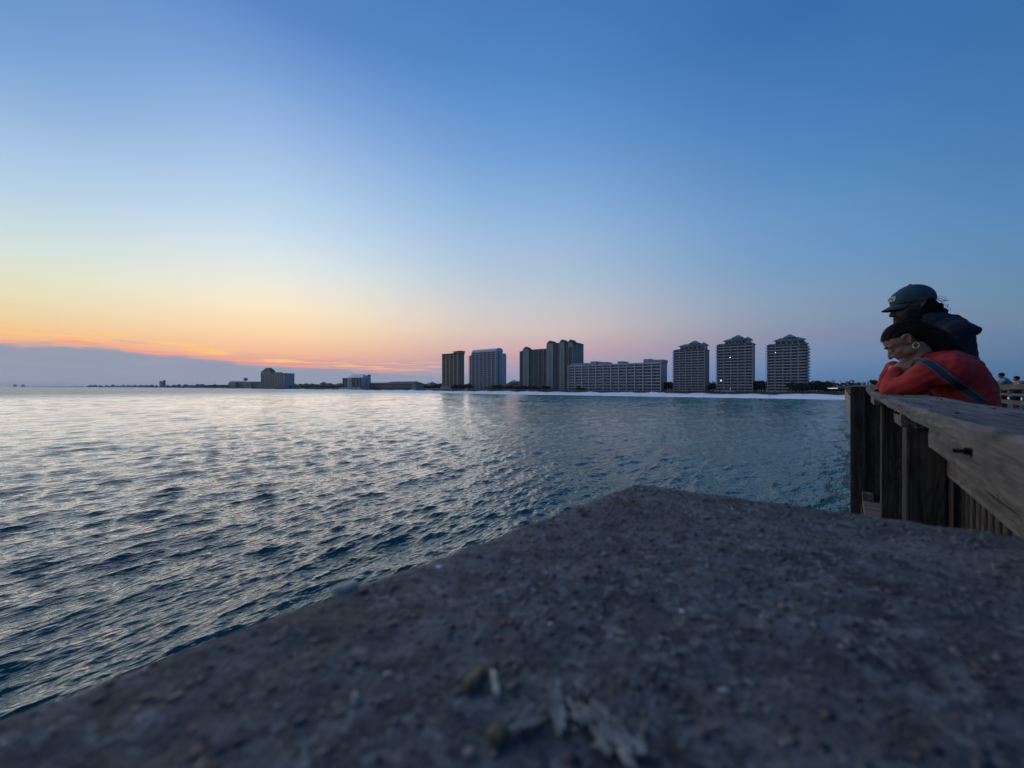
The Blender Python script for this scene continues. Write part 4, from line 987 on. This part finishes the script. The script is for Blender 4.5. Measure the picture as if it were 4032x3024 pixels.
for x_, y_ in ((-1.85,-1.45),(1.85,-1.45),(1.85,1.45),(-1.85,1.45)): MB().tube((x_,y_,-.2),(x_,y_,1.55), .05, .05, 6).build('pole', m_grey, r)
chm = [('seat', MB().box(-.35,.35,-.3,.3,.32,.38).mesh('seat', m_blue)), ('backrest', MB().add([(-.35,.28,.36),(.35,.28,.36),(.35,.62,1.0),(-.35,.62,1.0),(-.35,.34,.36),(.35,.34,.36),(.35,.68,1.0),(-.35,.68,1.0)], [(0,1,2,3),(7,6,5,4),(0,4,5,1),(2,6,7,3),(0,3,7,4),(1,5,6,2)]).mesh('backrest', m_blue))]
legm = MB().box(-.03,.03,-.03,.03,-.1,.33).mesh('leg', m_grey)
for x, y, lab in ((2725,1560,'dark blue folding chair on the sand beside the canopy'),(2770,1560,'dark blue folding chair on the sand near two standing people'),(2474,1556,'dark blue folding chair of a pair below the right half of the long hotel'),(2481,1556,'dark blue folding chair of a pair below the right half of the long hotel'),(2530,1557,'lone dark blue folding chair below the end of the long hotel'),(2989,1567,'dark blue folding chair beside the beach cart'),(2002,1549,'dark blue folding chair on the sand below the street lamp')):
    r = empty('beach_chair', onsand(x, y), random.random()*6, label=lab, cat='chair', group='dark folding chairs on the beach')
    for nme, me in chm: link(nme, me, r)
    for q in ((-.3,-.25),(.3,-.25),(.3,.25),(-.3,.25)): link('leg', legm, r, (*q, 0))
r = empty('beach_cart', onsand(2996, 1567), RSH, label='loaded dark beach cart on the sand between the middle and last stepped towers', cat='cart')
MB().box(-1.0,1.0,-.4,.4,.35,.9).box(-.7,.2,-.3,.3,.902,1.3).build('load', m_roofd, r)
for x_ in (-.6,.6):
    for y_ in (-.42,.42): MB().tube((x_,y_-.05,.22),(x_,y_+.05,.22), .25, .25, 12).build('wheel', m_roofd, r)
MB().tube((1.0,0,.5),(1.7,0,1.0), .03, .03, 6).build('handle', m_grey, r)
r = empty('rubbish_bin', onsand(2118, 1556), RSH, label='dark square bin on the sand below the dark sage tower', cat='bin')
MB().box(-.45,.45,-.45,.45,-.1,1.5).build('body', m_roofd, r); MB().hip(-.45,.45,-.45,.45,1.5,1.75,.3,ov=.06).build('lid', m_grey, r)

FL = fig_meshes('lean', .022)
def angler(x, yhead, p_, label, shirtm, hatm, s=1.0):
    # stands on the deck behind the far rail
    rx = (x-CX)/F; Zt = p_/((PD.x*rx+PD.y)); a = (AD.x*rx+AD.y)*Zt; 
    pos = PD*p_+AD*a; r = empty('person', (pos.x, pos.y, H+DECK), RPI, label=label, cat='person'); r.scale = (s,s,s)
    for nme, me in FL: link(nme, colored(me, shirtm) if nme == 'shirt' else (colored(me, hatm) if nme == 'hair' else me), r)
    return r
DECK = -1.01
# ---------------------------------------------------------------- pier
def wood(name, c1, c2, axis, rough=.9):
    """weathered softwood: long grain, darker late wood bands, checks and grey bleaching"""
    m = bpy.data.materials.new(name); m.use_nodes = True
    global N, L, nt
    nt = m.node_tree; N = nt.nodes; L = nt.links; b = N['Principled BSDF']; b.inputs['Roughness'].default_value = rough; b.inputs['Specular IOR Level'].default_value = .2
    t = nd('ShaderNodeTexCoord')
    def mapped(long, cross):
        q = nd('ShaderNodeMapping'); st = [cross]*3; st[axis] = long; q.inputs['Scale'].default_value = st; L.new(t.outputs['Object'], q.inputs[0]); return q.outputs[0]
    g = noise(mapped(1.6, 46), 1.0, 9, .68); warp = noise(mapped(1.1, 5), 1.0, 4)
    rings = mth('SINE', mth('MULTIPLY', mth('ADD', mth('MULTIPLY', warp, 2.2), mth('MULTIPLY', g, .35)), 42.0))
    chk = ss(noise(mapped(1.3, 70), 1.0, 3, .5), .615, .665)
    big = noise(mapped(2.2, 4), 1.0, 4)
    c = mixc(ss(g, .30, .70), c2, c1)
    c = mixc(mth('MULTIPLY', ss(rings, -.2, 1.0), .38), c, tuple(v*.45 for v in c2))
    c = mixc(mth('MULTIPLY', ss(big, .48, .72), .55), c, tuple(v*1.25 for v in c1))
    c = mixc(mth('MULTIPLY', ss(noise(mapped(9, 22), 1.0, 2), .64, .72), .6), c, tuple(v*.5 for v in c2))
    c = mixc(mth('MULTIPLY', chk, .85), c, (.008,.007,.006))
    L.new(c, b.inputs['Base Color'])
    bp = nd('ShaderNodeBump'); bp.inputs['Distance'].default_value = .004; bp.inputs['Strength'].default_value = 1
    L.new(mth('SUBTRACT', mth('ADD', g, mth('MULTIPLY', rings, .08)), mth('MULTIPLY', chk, .7)), bp.inputs['Height']); L.new(bp.outputs[0], b.inputs['Normal'])
    return m
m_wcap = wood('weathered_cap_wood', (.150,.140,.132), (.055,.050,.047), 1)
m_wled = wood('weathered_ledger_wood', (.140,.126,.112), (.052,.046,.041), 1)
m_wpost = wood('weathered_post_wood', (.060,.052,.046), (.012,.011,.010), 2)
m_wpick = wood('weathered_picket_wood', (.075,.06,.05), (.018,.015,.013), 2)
m_wdeck = wood('deck_wood', (.16,.14,.12), (.08,.07,.06), 0)
m_bolt = M('black_bolt', (.012,.012,.013), None, 20, .5, metal=.4)
m_pile = M('pile_concrete', (.24,.24,.235), (.15,.15,.15), 2.2, .9, bump=.004, bscale=30)
def rbox(x0, x1, y0, y1, z0, z1, bev=.004, seg=None):
    """box with eased, slightly uneven edges"""
    bm = bmesh.new(); bmesh.ops.create_cube(bm, size=1)
    bmesh.ops.transform(bm, matrix=Matrix.Translation(((x0+x1)/2,(y0+y1)/2,(z0+z1)/2)) @ Matrix.Diagonal((x1-x0,y1-y0,z1-z0,1)), verts=bm.verts)
    bmesh.ops.bevel(bm, geom=bm.edges[:], offset=bev, segments=2, affect='EDGES', profile=.6)
    return bm
def bmo(name, bm, mat, parent, loc=(0,0,0), **k):
    me = bpy.data.meshes.new(name); bm.to_mesh(me); bm.free(); me.materials.append(mat); return link(name, me, parent, loc, **k)
AEND = 4.86
zc_a = [-2, 1.7, 1.87, 2.56, 3.3, 3.6, 4.1, 4.45, 4.9]; zc_z = [-.06,-.06,-.0595,-.052,-.0445,-.040,-.024,-.010,.000]
def zcap(a): return float(np.interp(a, zc_a, zc_z))
zs = [zcap(x) for x in np.linspace(-2, 5, 200)]; ker = np.hanning(25); ker /= ker.sum()
zsm = np.convolve(np.pad(zs, 12, mode='edge'), ker, mode='valid')
def zcap(a): return float(np.interp(a, np.linspace(-2, 5, 200), zsm))
pr_root = pier('pier_railing', label='weathered wooden pier railing with thick warped cap board the two people lean on', cat='railing')
# cap board: lofted along the pier, worn wavy arris
def loft(name, a0, a1, n, sect, mat, parent, seed=0):
    mb_ = MB(); k = None
    for i in range(n+1):
        a = a0+(a1-a0)*i/n; ring = sect(a); k = len(ring)
        mb_.v += [(p, a, z) for p, z in ring]
    for i in range(n):
        for j in range(k):
            q = i*k+j; w_ = i*k+(j+1) % k; mb_.f.append((q, q+k, w_+k, w_)); mb_.m.append(0)
    mb_.f.append(tuple(range(k))); mb_.m.append(0); mb_.f.append(tuple(n*k+j for j in range(k-1,-1,-1))); mb_.m.append(0)
    o = mb_.build(name, mat, parent)
    bm = bmesh.new(); bm.from_mesh(o.data); bmesh.ops.recalc_face_normals(bm, faces=bm.faces); bm.to_mesh(o.data); bm.free()
    return o
def wob(a, s, f=1.0): return .5*math.sin(a*7.1*f+s)+.3*math.sin(a*17.3*f+s*2.1)+.2*math.sin(a*41*f+s*3.3)
P0, P1_ = .153, .352; TH = .038
def capsec(a):
    z = zcap(a); e0 = P0+.004*wob(a,1)+.0015*wob(a,4,3); e1 = P1_+.003*wob(a,2); zt = z+.0015*wob(a,3); cup = -.003
    b_ = .006+.003*abs(wob(a,5,2))
    return [(e0,z-TH+.002*wob(a,6)),(e0-.002,z-TH*.5),(e0,zt-b_),(e0+b_*.5,zt-b_*.35),(e0+b_*1.4,zt),(e0+.05,zt+cup*.5),((e0+e1)/2,zt+cup),(e1-.05,zt+cup*.5),(e1-.008,zt),(e1,zt-.006),(e1,z-TH)]
loft('cap_board', -.7, AEND+.02, 260, capsec, m_wcap, pr_root)
def ledsec(top, bot, p0, p1, s):
    def f(a):
        z = zcap(a)-TH-.001
        return [(p0+.002*wob(a,s),z-bot+.002*wob(a,s+1)),(p0-.0015,z-(top+bot)/2),(p0+.001*wob(a,s+2),z-top),(p1,z-top),(p1,z-bot)]
    return f
loft('ledger_board', -.7, 1.37, 90, ledsec(.0, .047, .158, .20, 2), m_wled, pr_root)
loft('ledger_board', 1.98, 2.24, 16, ledsec(.0, .052, .160, .20, 5), m_wled, pr_root)
loft('ledger_board', 3.6, 4.0, 16, ledsec(.0, .050, .160, .20, 8), m_wled, pr_root)
# bolts with nut and washer, sticking out towards the water
bme = MB(); bme.tube((-.021,0,0),(.01,0,0), .0034, .0034, 10); bme.tube((-.009,0,0),(-.002,0,0), .0064, .0064, 6); bme.tube((-.002,0,0),(0.002,0,0), .009, .009, 16); bme = bme.mesh('bolt', m_bolt)
for a in (.958, 1.38, 2.05): link('bolt', bme, pr_root, (.158, a, -.106 if a < 2 else -.098))
# posts
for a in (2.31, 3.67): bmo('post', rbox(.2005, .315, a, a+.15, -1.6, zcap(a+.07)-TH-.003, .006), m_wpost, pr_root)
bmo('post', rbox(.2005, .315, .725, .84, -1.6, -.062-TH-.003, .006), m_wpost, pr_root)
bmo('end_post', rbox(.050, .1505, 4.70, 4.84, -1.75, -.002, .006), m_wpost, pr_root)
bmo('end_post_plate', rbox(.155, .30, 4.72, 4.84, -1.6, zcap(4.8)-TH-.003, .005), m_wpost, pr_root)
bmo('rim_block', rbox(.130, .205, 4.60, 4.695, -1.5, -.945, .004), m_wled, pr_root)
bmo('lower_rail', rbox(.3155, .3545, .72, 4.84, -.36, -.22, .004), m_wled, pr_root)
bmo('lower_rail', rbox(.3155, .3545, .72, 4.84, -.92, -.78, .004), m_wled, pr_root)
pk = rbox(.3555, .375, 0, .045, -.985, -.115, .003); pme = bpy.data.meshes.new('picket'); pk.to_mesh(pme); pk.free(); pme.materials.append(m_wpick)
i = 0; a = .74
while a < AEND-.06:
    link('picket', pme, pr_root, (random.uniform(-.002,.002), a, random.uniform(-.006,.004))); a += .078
bt = rbox(0, .022, 0, .088, -1.55, 0, .003); btm = bpy.data.meshes.new('batten'); bt.to_mesh(btm); bt.free(); btm.materials.append(m_wpost)
for a in (2.56, 2.70, 2.83, 3.00, 3.16, 3.30, 3.47, 3.90, 4.06, 4.22, 4.36, 4.52): link('batten', btm, pr_root, (.290+random.uniform(-.012,.003), a+random.uniform(-.015,.015), zcap(a)-TH-.004-random.uniform(0,.03)))
nh = MB().tube((0,0,-.004),(0,0,.0012), .0042, .0038, 10).mesh('nail_head', m_bolt)
for a in (.80, 1.30, 1.62, 2.35, 2.42, 3.0, 3.72, 3.80, 4.6):
    for p_ in (.19, .30): link('nail_head', nh, pr_root, (p_+random.uniform(-.008,.008), a+random.uniform(-.01,.01), zcap(a)+.0005))
# head of the pier: deck planks on joists
deck = pier('pier_deck', kind='structure')
dm = rbox(0, 7.9, 0, .138, -.045, 0, .004); dme = bpy.data.meshes.new('plank'); dm.to_mesh(dme); dm.free(); dme.materials.append(m_wdeck)
for i in range(62):
    a = .72+i*.144-.0
    if a < 9.6:
        x0 = .13 if a < 4.7 else .72
        link('plank', dme, deck, (x0, a, DECK+random.uniform(-.002,.002)), scale=((8.0-x0)/7.9,1,1))
MB().box(.78, 8.0, 9.66, 420, DECK-.045, DECK-.002).build('far_deck', m_wdeck, deck)
MB().box(.12, .17, .72, 4.9, DECK-.30, DECK-.05).build('rim_beam', m_wpost, deck)
for p_ in (.75, 3.0, 5.5, 7.8): MB().box(p_, p_+.15, -3, 420, DECK-.42, DECK-.06).build('stringer', m_wpost, deck)
MB().box(.6, 7.98, -3.2, .70, DECK-.045, DECK-.001).build('near_deck', m_wdeck, deck)
# standing railings of the walkway towards the shore
def long_rail(p_, a0, a1, label, step=2.4, top=.06, near=60):
    r = pier('pier_railing', label=label, cat='railing')
    pm = MB().box(-.07,.07,-.07,.07,DECK-.35,top-.045).mesh('post', m_wpost)
    a = a0; L1 = step*2
    while a < a1: link('post', pm, r, (p_, a, 0)); a += step
    cm = MB().box(-.12,.12,0,L1-.01,top-.045,top).mesh('cap_board', m_wcap)
    bms = [MB().box(-.11,-.072,0,L1-.01,z0,z1).mesh('rail_board', m_wled) for z0, z1 in ((top-.16,top-.05),(-.34,-.25),(-.64,-.50),(-.98,-.80))]
    a = a0
    while a < a1:
        link('cap_board', cm, r, (p_, a, 0))
        for b_ in bms: link('rail_board', b_, r, (p_, a, 0))
        a += L1
    return r
long_rail(4.65, 9.0, 150, 'wooden rail with square openings in front of the two distant anglers')
long_rail(7.85, 2.0, 150, 'outer wooden rail of the pier behind the two distant anglers')
long_rail(.80, 5.2, 300, 'wooden rail of the walkway running from the end post to the shore', step=4.8)
pm_ = MB().tube((0,0,-13),(0,0,DECK-.43), .38, .38, 16).mesh('pier_pile', m_pile)
k = 0
for a in range(8, 420, 14):
    for p_ in (1.4, 7.2):
        r = link('pier_pile', pm_, deck, (p_, a, 0)); k += 1
angler(4003, 1473, 5.02, 'person in teal shirt and dark cap bending over the far wooden rail', m_tealshirt, m_hair, .89)
angler(4062, 1490, 5.05, 'person in tan shirt leaning on the far wooden rail beside the one in teal', m_tanshirt, m_hair, .80)

# ---------------------------------------------------------------- concrete pile whose worn top fills the foreground
hS = .15; C0 = Vector((1.293*hS, 4.05*hS, 0)); LD = Vector((-.71,-.704,0)).normalized(); RD = Vector((.83,-.557,0)).normalized(); LA, LB = 1.05, .80
pile = empty('concrete_pile', C0+LD*LA/2+RD*LB/2, 0, label='broad weathered concrete pile beside the rail with rough exposed pebble top', cat='pile')
po_ = Vector(pile.location)
def fbm(x, y, seed, octs=6, f0=1.0, gain=.5):
    r_ = np.random.default_rng(seed); z = np.zeros_like(x); a = 1; f = f0
    for _ in range(octs):
        for _k in range(5):
            th = r_.random()*6.283; ph = r_.random()*6.283; k_ = f*(.7+.6*r_.random())
            z += a*np.sin((x*math.cos(th)+y*math.sin(th))*k_*6.283+ph+1.3*np.sin((x*math.sin(th)-y*math.cos(th))*k_*4.1+ph*2))/5
        a *= gain; f *= 1.9
    return z
nA, nB = 340, 300
ta = np.linspace(0, 1, nA)**1.15*LA; tb = np.linspace(0, 1, nB)*LB
TA, TB = np.meshgrid(ta, tb, indexing='ij')
def topz(TA, TB):
    er = .016; rc = .035
    d1 = np.minimum(TA, LA-TA); d2 = np.minimum(TB, LB-TB)
    q = np.hypot(np.clip(rc-d1,0,None), np.clip(rc-d2,0,None)); d = rc-q; d = np.where((d1 < rc) & (d2 < rc), d, np.minimum(d1, d2))
    d = d+.003*fbm(TA, TB, 5, 4, 6)
    drop = np.where(d < er, er-np.sqrt(np.clip(er**2-(er-np.clip(d,0,er))**2,0,None)), 0)
    return -drop+.0022*fbm(TA, TB, 1, 3, 1.5)+.0011*fbm(TA, TB, 2, 5, 14, .62)
ZT = topz(TA, TB)
bx = C0.x+LD.x*TA+RD.x*TB; by = C0.y+LD.y*TA+RD.y*TB
# rounded plan corner at C0
rc = .035; m_ = (TA < rc) & (TB < rc); q = np.hypot(rc-TA, rc-TB); sc_ = np.where(m_ & (q > rc), rc/np.maximum(q,1e-6), 1.0)
TA2 = np.where(m_, rc-(rc-TA)*sc_, TA); TB2 = np.where(m_, rc-(rc-TB)*sc_, TB)
bx = C0.x+LD.x*TA2+RD.x*TB2; by = C0.y+LD.y*TA2+RD.y*TB2
co = np.stack([bx-po_.x, by-po_.y, H-hS+ZT], -1).reshape(-1,3)
idx = np.arange(nA*nB).reshape(nA, nB)
q4 = np.stack([idx[:-1,:-1], idx[1:,:-1], idx[1:,1:], idx[:-1,1:]], -1).reshape(-1,4)
loop = np.concatenate([idx[:,0], idx[-1,1:], idx[-2::-1,-1], idx[0,-2:0:-1]])
low1 = co[loop].copy(); low1[:,2] = H-hS-.05; low2 = co[loop].copy(); low2[:,2] = -3
nb0 = len(co); k = len(loop); co = np.concatenate([co, low1, low2])
nx = np.roll(np.arange(k), -1)
s1 = np.stack([loop, loop[nx], nb0+nx, nb0+np.arange(k)], -1); s2 = np.stack([nb0+np.arange(k), nb0+nx, nb0+k+nx, nb0+k+np.arange(k)], -1)
fc = np.concatenate([q4, s1, s2])
me = bpy.data.meshes.new('shaft'); me.from_pydata(co.tolist(), [], fc.tolist()); me.polygons.foreach_set('use_smooth', [True]*len(fc)); me.update()
bm = bmesh.new(); bm.from_mesh(me); bmesh.ops.recalc_face_normals(bm, faces=bm.faces); bm.to_mesh(me); bm.free()
# concrete: grey-blue paste, brown and dark mottling, two rusty stains with their own outline
m_con = bpy.data.materials.new('exposed_aggregate_concrete'); m_con.use_nodes = True
nt = m_con.node_tree; N = nt.nodes; L = nt.links; b = N['Principled BSDF']; b.inputs['Roughness'].default_value = .85; b.inputs['Specular IOR Level'].default_value = .35
tcn = nd('ShaderNodeTexCoord'); O_ = tcn.outputs['Object']
vor = nd('ShaderNodeTexVoronoi'); vor.inputs['Scale'].default_value = 190; L.new(O_, vor.inputs['Vector'])
hsv = nd('ShaderNodeSeparateColor'); L.new(vor.outputs['Color'], hsv.inputs[0])
base = mixc(ss(noise(O_, 48, 7, .7), .36, .64), (.012,.015,.017), (.088,.099,.107))
grain = mixc(hsv.outputs[0], (.012,.014,.015), (.19,.195,.19))
base = mixc(mth('MULTIPLY', ss(noise(O_, 90, 4), .46, .58), .8), base, grain)
base = mixc(mth('MULTIPLY', ss(noise(O_, 26, 4), .50, .62), .5), base, (.047,.043,.044))
base = mixc(mth('MULTIPLY', ss(noise(O_, 5, 6), .48, .62), .55), base, (.045,.040,.040))
base = mixc(mth('MULTIPLY', ss(noise(O_, 11, 6), .54, .66), .55), base, (.125,.125,.118))
base = mixc(mth('MULTIPLY', ss(noise(O_, 150, 3), .64, .70), .8), base, (.012,.011,.012))
sp = nd('ShaderNodeSeparateXYZ'); L.new(O_, sp.inputs[0])
def stain(cx, cy, ang, la, lb, col, base, k):
    ca, sa = math.cos(ang), math.sin(ang); dx = mth('SUBTRACT', sp.outputs[0], cx); dy = mth('SUBTRACT', sp.outputs[1], cy)
    u = mth('DIVIDE', mth('ADD', mth('MULTIPLY', dx, ca), mth('MULTIPLY', dy, sa)), la); v = mth('DIVIDE', mth('SUBTRACT', mth('MULTIPLY', dy, ca), mth('MULTIPLY', dx, sa)), lb)
    r2 = mth('ADD', mth('ADD', mth('MULTIPLY', u, u), mth('MULTIPLY', v, v)), mth('MULTIPLY', mth('SUBTRACT', noise(O_, 60, 5), .5), 1.6))
    return mixc(mth('MULTIPLY', mth('SUBTRACT', 1.0, ss(r2, .3, 1.1)), k), base, col)
def onpile(x, y):                    # point of the pile top seen at this pixel
    Zt = hS*F/(y-HY); return Vector(((x-CX)/F*Zt, Zt, H-hS))
for x, y, x2, y2, lb, col, k in ((2400,1970,2540,2000,.014,(.055,.016,.012),.85),(3300,2270,3620,2330,.012,(.028,.012,.012),.9)):
    p, q = onpile(x,y)-po_, onpile(x2,y2)-po_; d = q-p
    base = stain((p.x+q.x)/2, (p.y+q.y)/2, math.atan2(d.y,d.x), max(.02,d.length*.55), lb, col, base, k)
L.new(base, b.inputs['Base Color'])
bp = nd('ShaderNodeBump'); bp.inputs['Distance'].default_value = .0022; bp.inputs['Strength'].default_value = .9
L.new(mth('ADD', noise(O_, 320, 5, .7), mth('MULTIPLY', vor.outputs['Distance'], .8)), bp.inputs['Height']); L.new(bp.outputs[0], b.inputs['Normal'])
me.materials.append(m_con); link('shaft', me, pile)
# pebbles half sunk in the paste
ico = bmesh.new(); bmesh.ops.create_icosphere(ico, subdivisions=1, radius=1); iv = np.array([v.co[:] for v in ico.verts]); ifc = np.array([[v.index for v in f.verts] for f in ico.faces]); ico.free()
NP = 12000; r_ = np.random.default_rng(3)
pa = r_.random(NP)**1.0*(LA-.02)+.006; pb = r_.random(NP)*(LB-.02)+.008
pz = topz(pa, pb); size = .0008+.0019*r_.random(NP)**2.6
V_ = iv[None]*(1+.28*r_.normal(size=(NP,12,1)))*size[:,None,None]*np.stack([.8+.7*r_.random(NP), .8+.6*r_.random(NP), .35+.3*r_.random(NP)], -1)[:,None]
an = r_.random(NP)*6.283; ca, sa = np.cos(an)[:,None], np.sin(an)[:,None]
vx = V_[...,0]*ca-V_[...,1]*sa; vy = V_[...,0]*sa+V_[...,1]*ca
cx_ = C0.x+LD.x*pa+RD.x*pb-po_.x; cy_ = C0.y+LD.y*pa+RD.y*pb-po_.y
V_ = np.stack([vx+cx_[:,None], vy+cy_[:,None], V_[...,2]+(H-hS+pz)[:,None]], -1).reshape(-1,3)
F_ = (ifc[None]+12*np.arange(NP)[:,None,None]).reshape(-1,3)
me = bpy.data.meshes.new('pebbles'); me.from_pydata(V_.tolist(), [], F_.tolist())
pal = .92*np.array([(.09,.09,.092),(.12,.118,.115),(.16,.155,.15),(.13,.095,.082),(.10,.072,.064),(.055,.055,.056),(.20,.195,.19),(.10,.115,.13)]); pc = pal[r_.integers(0,8,NP)]*(.42+.4*r_.random((NP,1)))
w_ = r_.random(NP) < .010; pc[w_] = np.array((.40,.40,.39))*(.6+.5*r_.random((w_.sum(),1)))
ca_ = me.color_attributes.new('stone', 'FLOAT_COLOR', 'POINT'); ca_.data.foreach_set('color', np.concatenate([np.repeat(pc,12,0), np.ones((NP*12,1))],1).astype(np.float32).ravel())
m_peb = M('pebble', (.1,.1,.1), None, 400, .7); t = m_peb.node_tree; at = t.nodes.new('ShaderNodeAttribute'); at.attribute_name = 'stone'
t.links.new(at.outputs['Color'], t.nodes['Principled BSDF'].inputs['Base Color']); me.materials.append(m_peb)
me.polygons.foreach_set('use_smooth', [True]*len(F_)); me.update(); link('pebbles', me, pile, kind='stuff')
# loose bits on the pile
m_chip = M('shell_chip', (.36,.34,.28), (.22,.20,.16), 120, .7, bump=.001)
m_drop = M('dried_dropping', (.23,.235,.21), (.07,.073,.07), 55, .9, bump=.0012, bscale=180)
m_ochre = M('ochre_chip', (.11,.092,.05), (.05,.042,.026), 120, .7, bump=.001)
def lump(name, x, y, pts, th, mat, label, cat, group=None):
    """flat irregular piece whose outline is given as pixels around (x, y) on the pile top"""
    c = onpile(x, y); c.z += .0005
    ring = [onpile(x+dx, y+dy)-onpile(x, y) for dx, dy in pts]; mb_ = MB(); n = len(ring)
    rows = [(1.0,-.002),(1.0,th*.45),(.82,th*.85),(.45,th)]
    for f, z in rows: mb_.v += [(p.x*f, p.y*f, z+random.uniform(-.12,.12)*th) for p in ring]
    mb_.v.append((0,0,th)); mb_.m = []
    for i in range(len(rows)-1):
        for j in range(n): mb_.f.append((i*n+j, i*n+(j+1)%n, (i+1)*n+(j+1)%n, (i+1)*n+j))
    e = (len(rows)-1)*n
    for j in range(n): mb_.f.append((e+j, e+(j+1)%n, len(mb_.v)-1))
    mb_.m = [0]*len(mb_.f)
    return mb_.build(name, mat, None, c, smooth=True, label=label, cat=cat, group=group)
def blobpts(rx, ry, n=14, j=.22): return [(rx*math.cos(6.283*i/n)*(1+random.uniform(-j,j)), ry*math.sin(6.283*i/n)*(1+random.uniform(-j,j))) for i in range(n)]
lump('shell_chip', 1362, 2316, [(-60,18),(-42,2),(-8,-10),(30,-22),(50,-18),(46,-4),(20,8),(-25,22)], .003, m_chip, 'pale cream shell chip lying at the edge of the concrete pile over the water', 'shell chip')
def splat(x, y, rx, ry, ang, label, seed, thr=.0, nn=70):
    """thin dried crust with a ragged, holed outline"""
    c = onpile(x, y); mb_ = MB(); ids = {}
    u = np.linspace(-1, 1, nn); U, V = np.meshgrid(u, u, indexing='ij'); fz = fbm(U, V, seed, 6, 1.3, .70)
    keep = (1-(U**2+V**2))*1.0+fz*1.0 > thr+.42
    ca, sa = math.cos(ang), math.sin(ang)
    def vid(i, j):
        if (i, j) not in ids:
            dx, dy = U[i,j]*rx, V[i,j]*ry; p = onpile(x+dx*ca-dy*sa, y+dx*sa+dy*ca)-c
            ids[(i, j)] = len(mb_.v); mb_.v.append((p.x, p.y, .0010+.0005*float(fz[i,j])))
        return ids[(i, j)]
    for i in range(nn-1):
        for j in range(nn-1):
            if keep[i,j] and keep[i+1,j] and keep[i,j+1] and keep[i+1,j+1]: mb_.f.append((vid(i,j), vid(i+1,j), vid(i+1,j+1), vid(i,j+1))); mb_.m.append(0)
    o = mb_.build('bird_dropping', m_drop, None, c, smooth=True, label=label, cat='dropping'); sd_ = o.modifiers.new('s', 'SOLIDIFY'); sd_.thickness = .0015; return o
splat(2385, 2890, 230, 95, R(42), 'largest dried grey white bird dropping spattered on the concrete pile top', 21, .05)
splat(2195, 2800, 120, 34, R(80), 'thin dried streak of bird dropping beside the largest spatter', 22, -.1)
splat(2075, 2850, 100, 42, R(-20), 'small ragged dried bird dropping on the other side of the thin streak', 23, .0)
lump('ochre_chip', 1875, 2690, [(-45,40),(-50,10),(-20,-20),(15,-45),(40,-50),(30,-10),(10,25),(-15,48)], .004, m_ochre, 'ochre yellow chip of shell stuck on the concrete pile top', 'shell chip')
lump('shell_chip', 1945, 2705, [(-14,-58),(8,-50),(20,0),(30,40),(14,56),(-6,20)], .0025, m_chip, 'narrow white shell sliver beside the ochre chip', 'shell chip')
lump('ochre_chip', 1955, 2905, blobpts(38,34), .003, m_ochre, 'dull yellow rounded chip below the narrow white sliver', 'shell chip')
lump('pebble', 1400, 2762, blobpts(16,18,10), .003, m_chip, 'small blue white pebble by itself on the open left part of the pile', 'pebble')

# ---------------------------------------------------------------- evening haze over the water
m_haze = bpy.data.materials.new('haze'); m_haze.use_nodes = True; t = m_haze.node_tree; t.nodes.clear()
pv = t.nodes.new('ShaderNodeVolumePrincipled'); pv.inputs['Color'].default_value = (.80,.86,.95,1); pv.inputs['Density'].default_value = .000035; pv.inputs['Anisotropy'].default_value = .2
mo = t.nodes.new('ShaderNodeOutputMaterial'); t.links.new(pv.outputs[0], mo.inputs['Volume'])
MB().box(-47000, 47000, -47000, 47000, -16, 82).build('haze', m_haze, label='thin blue evening haze over the water', cat='haze', kind='stuff')
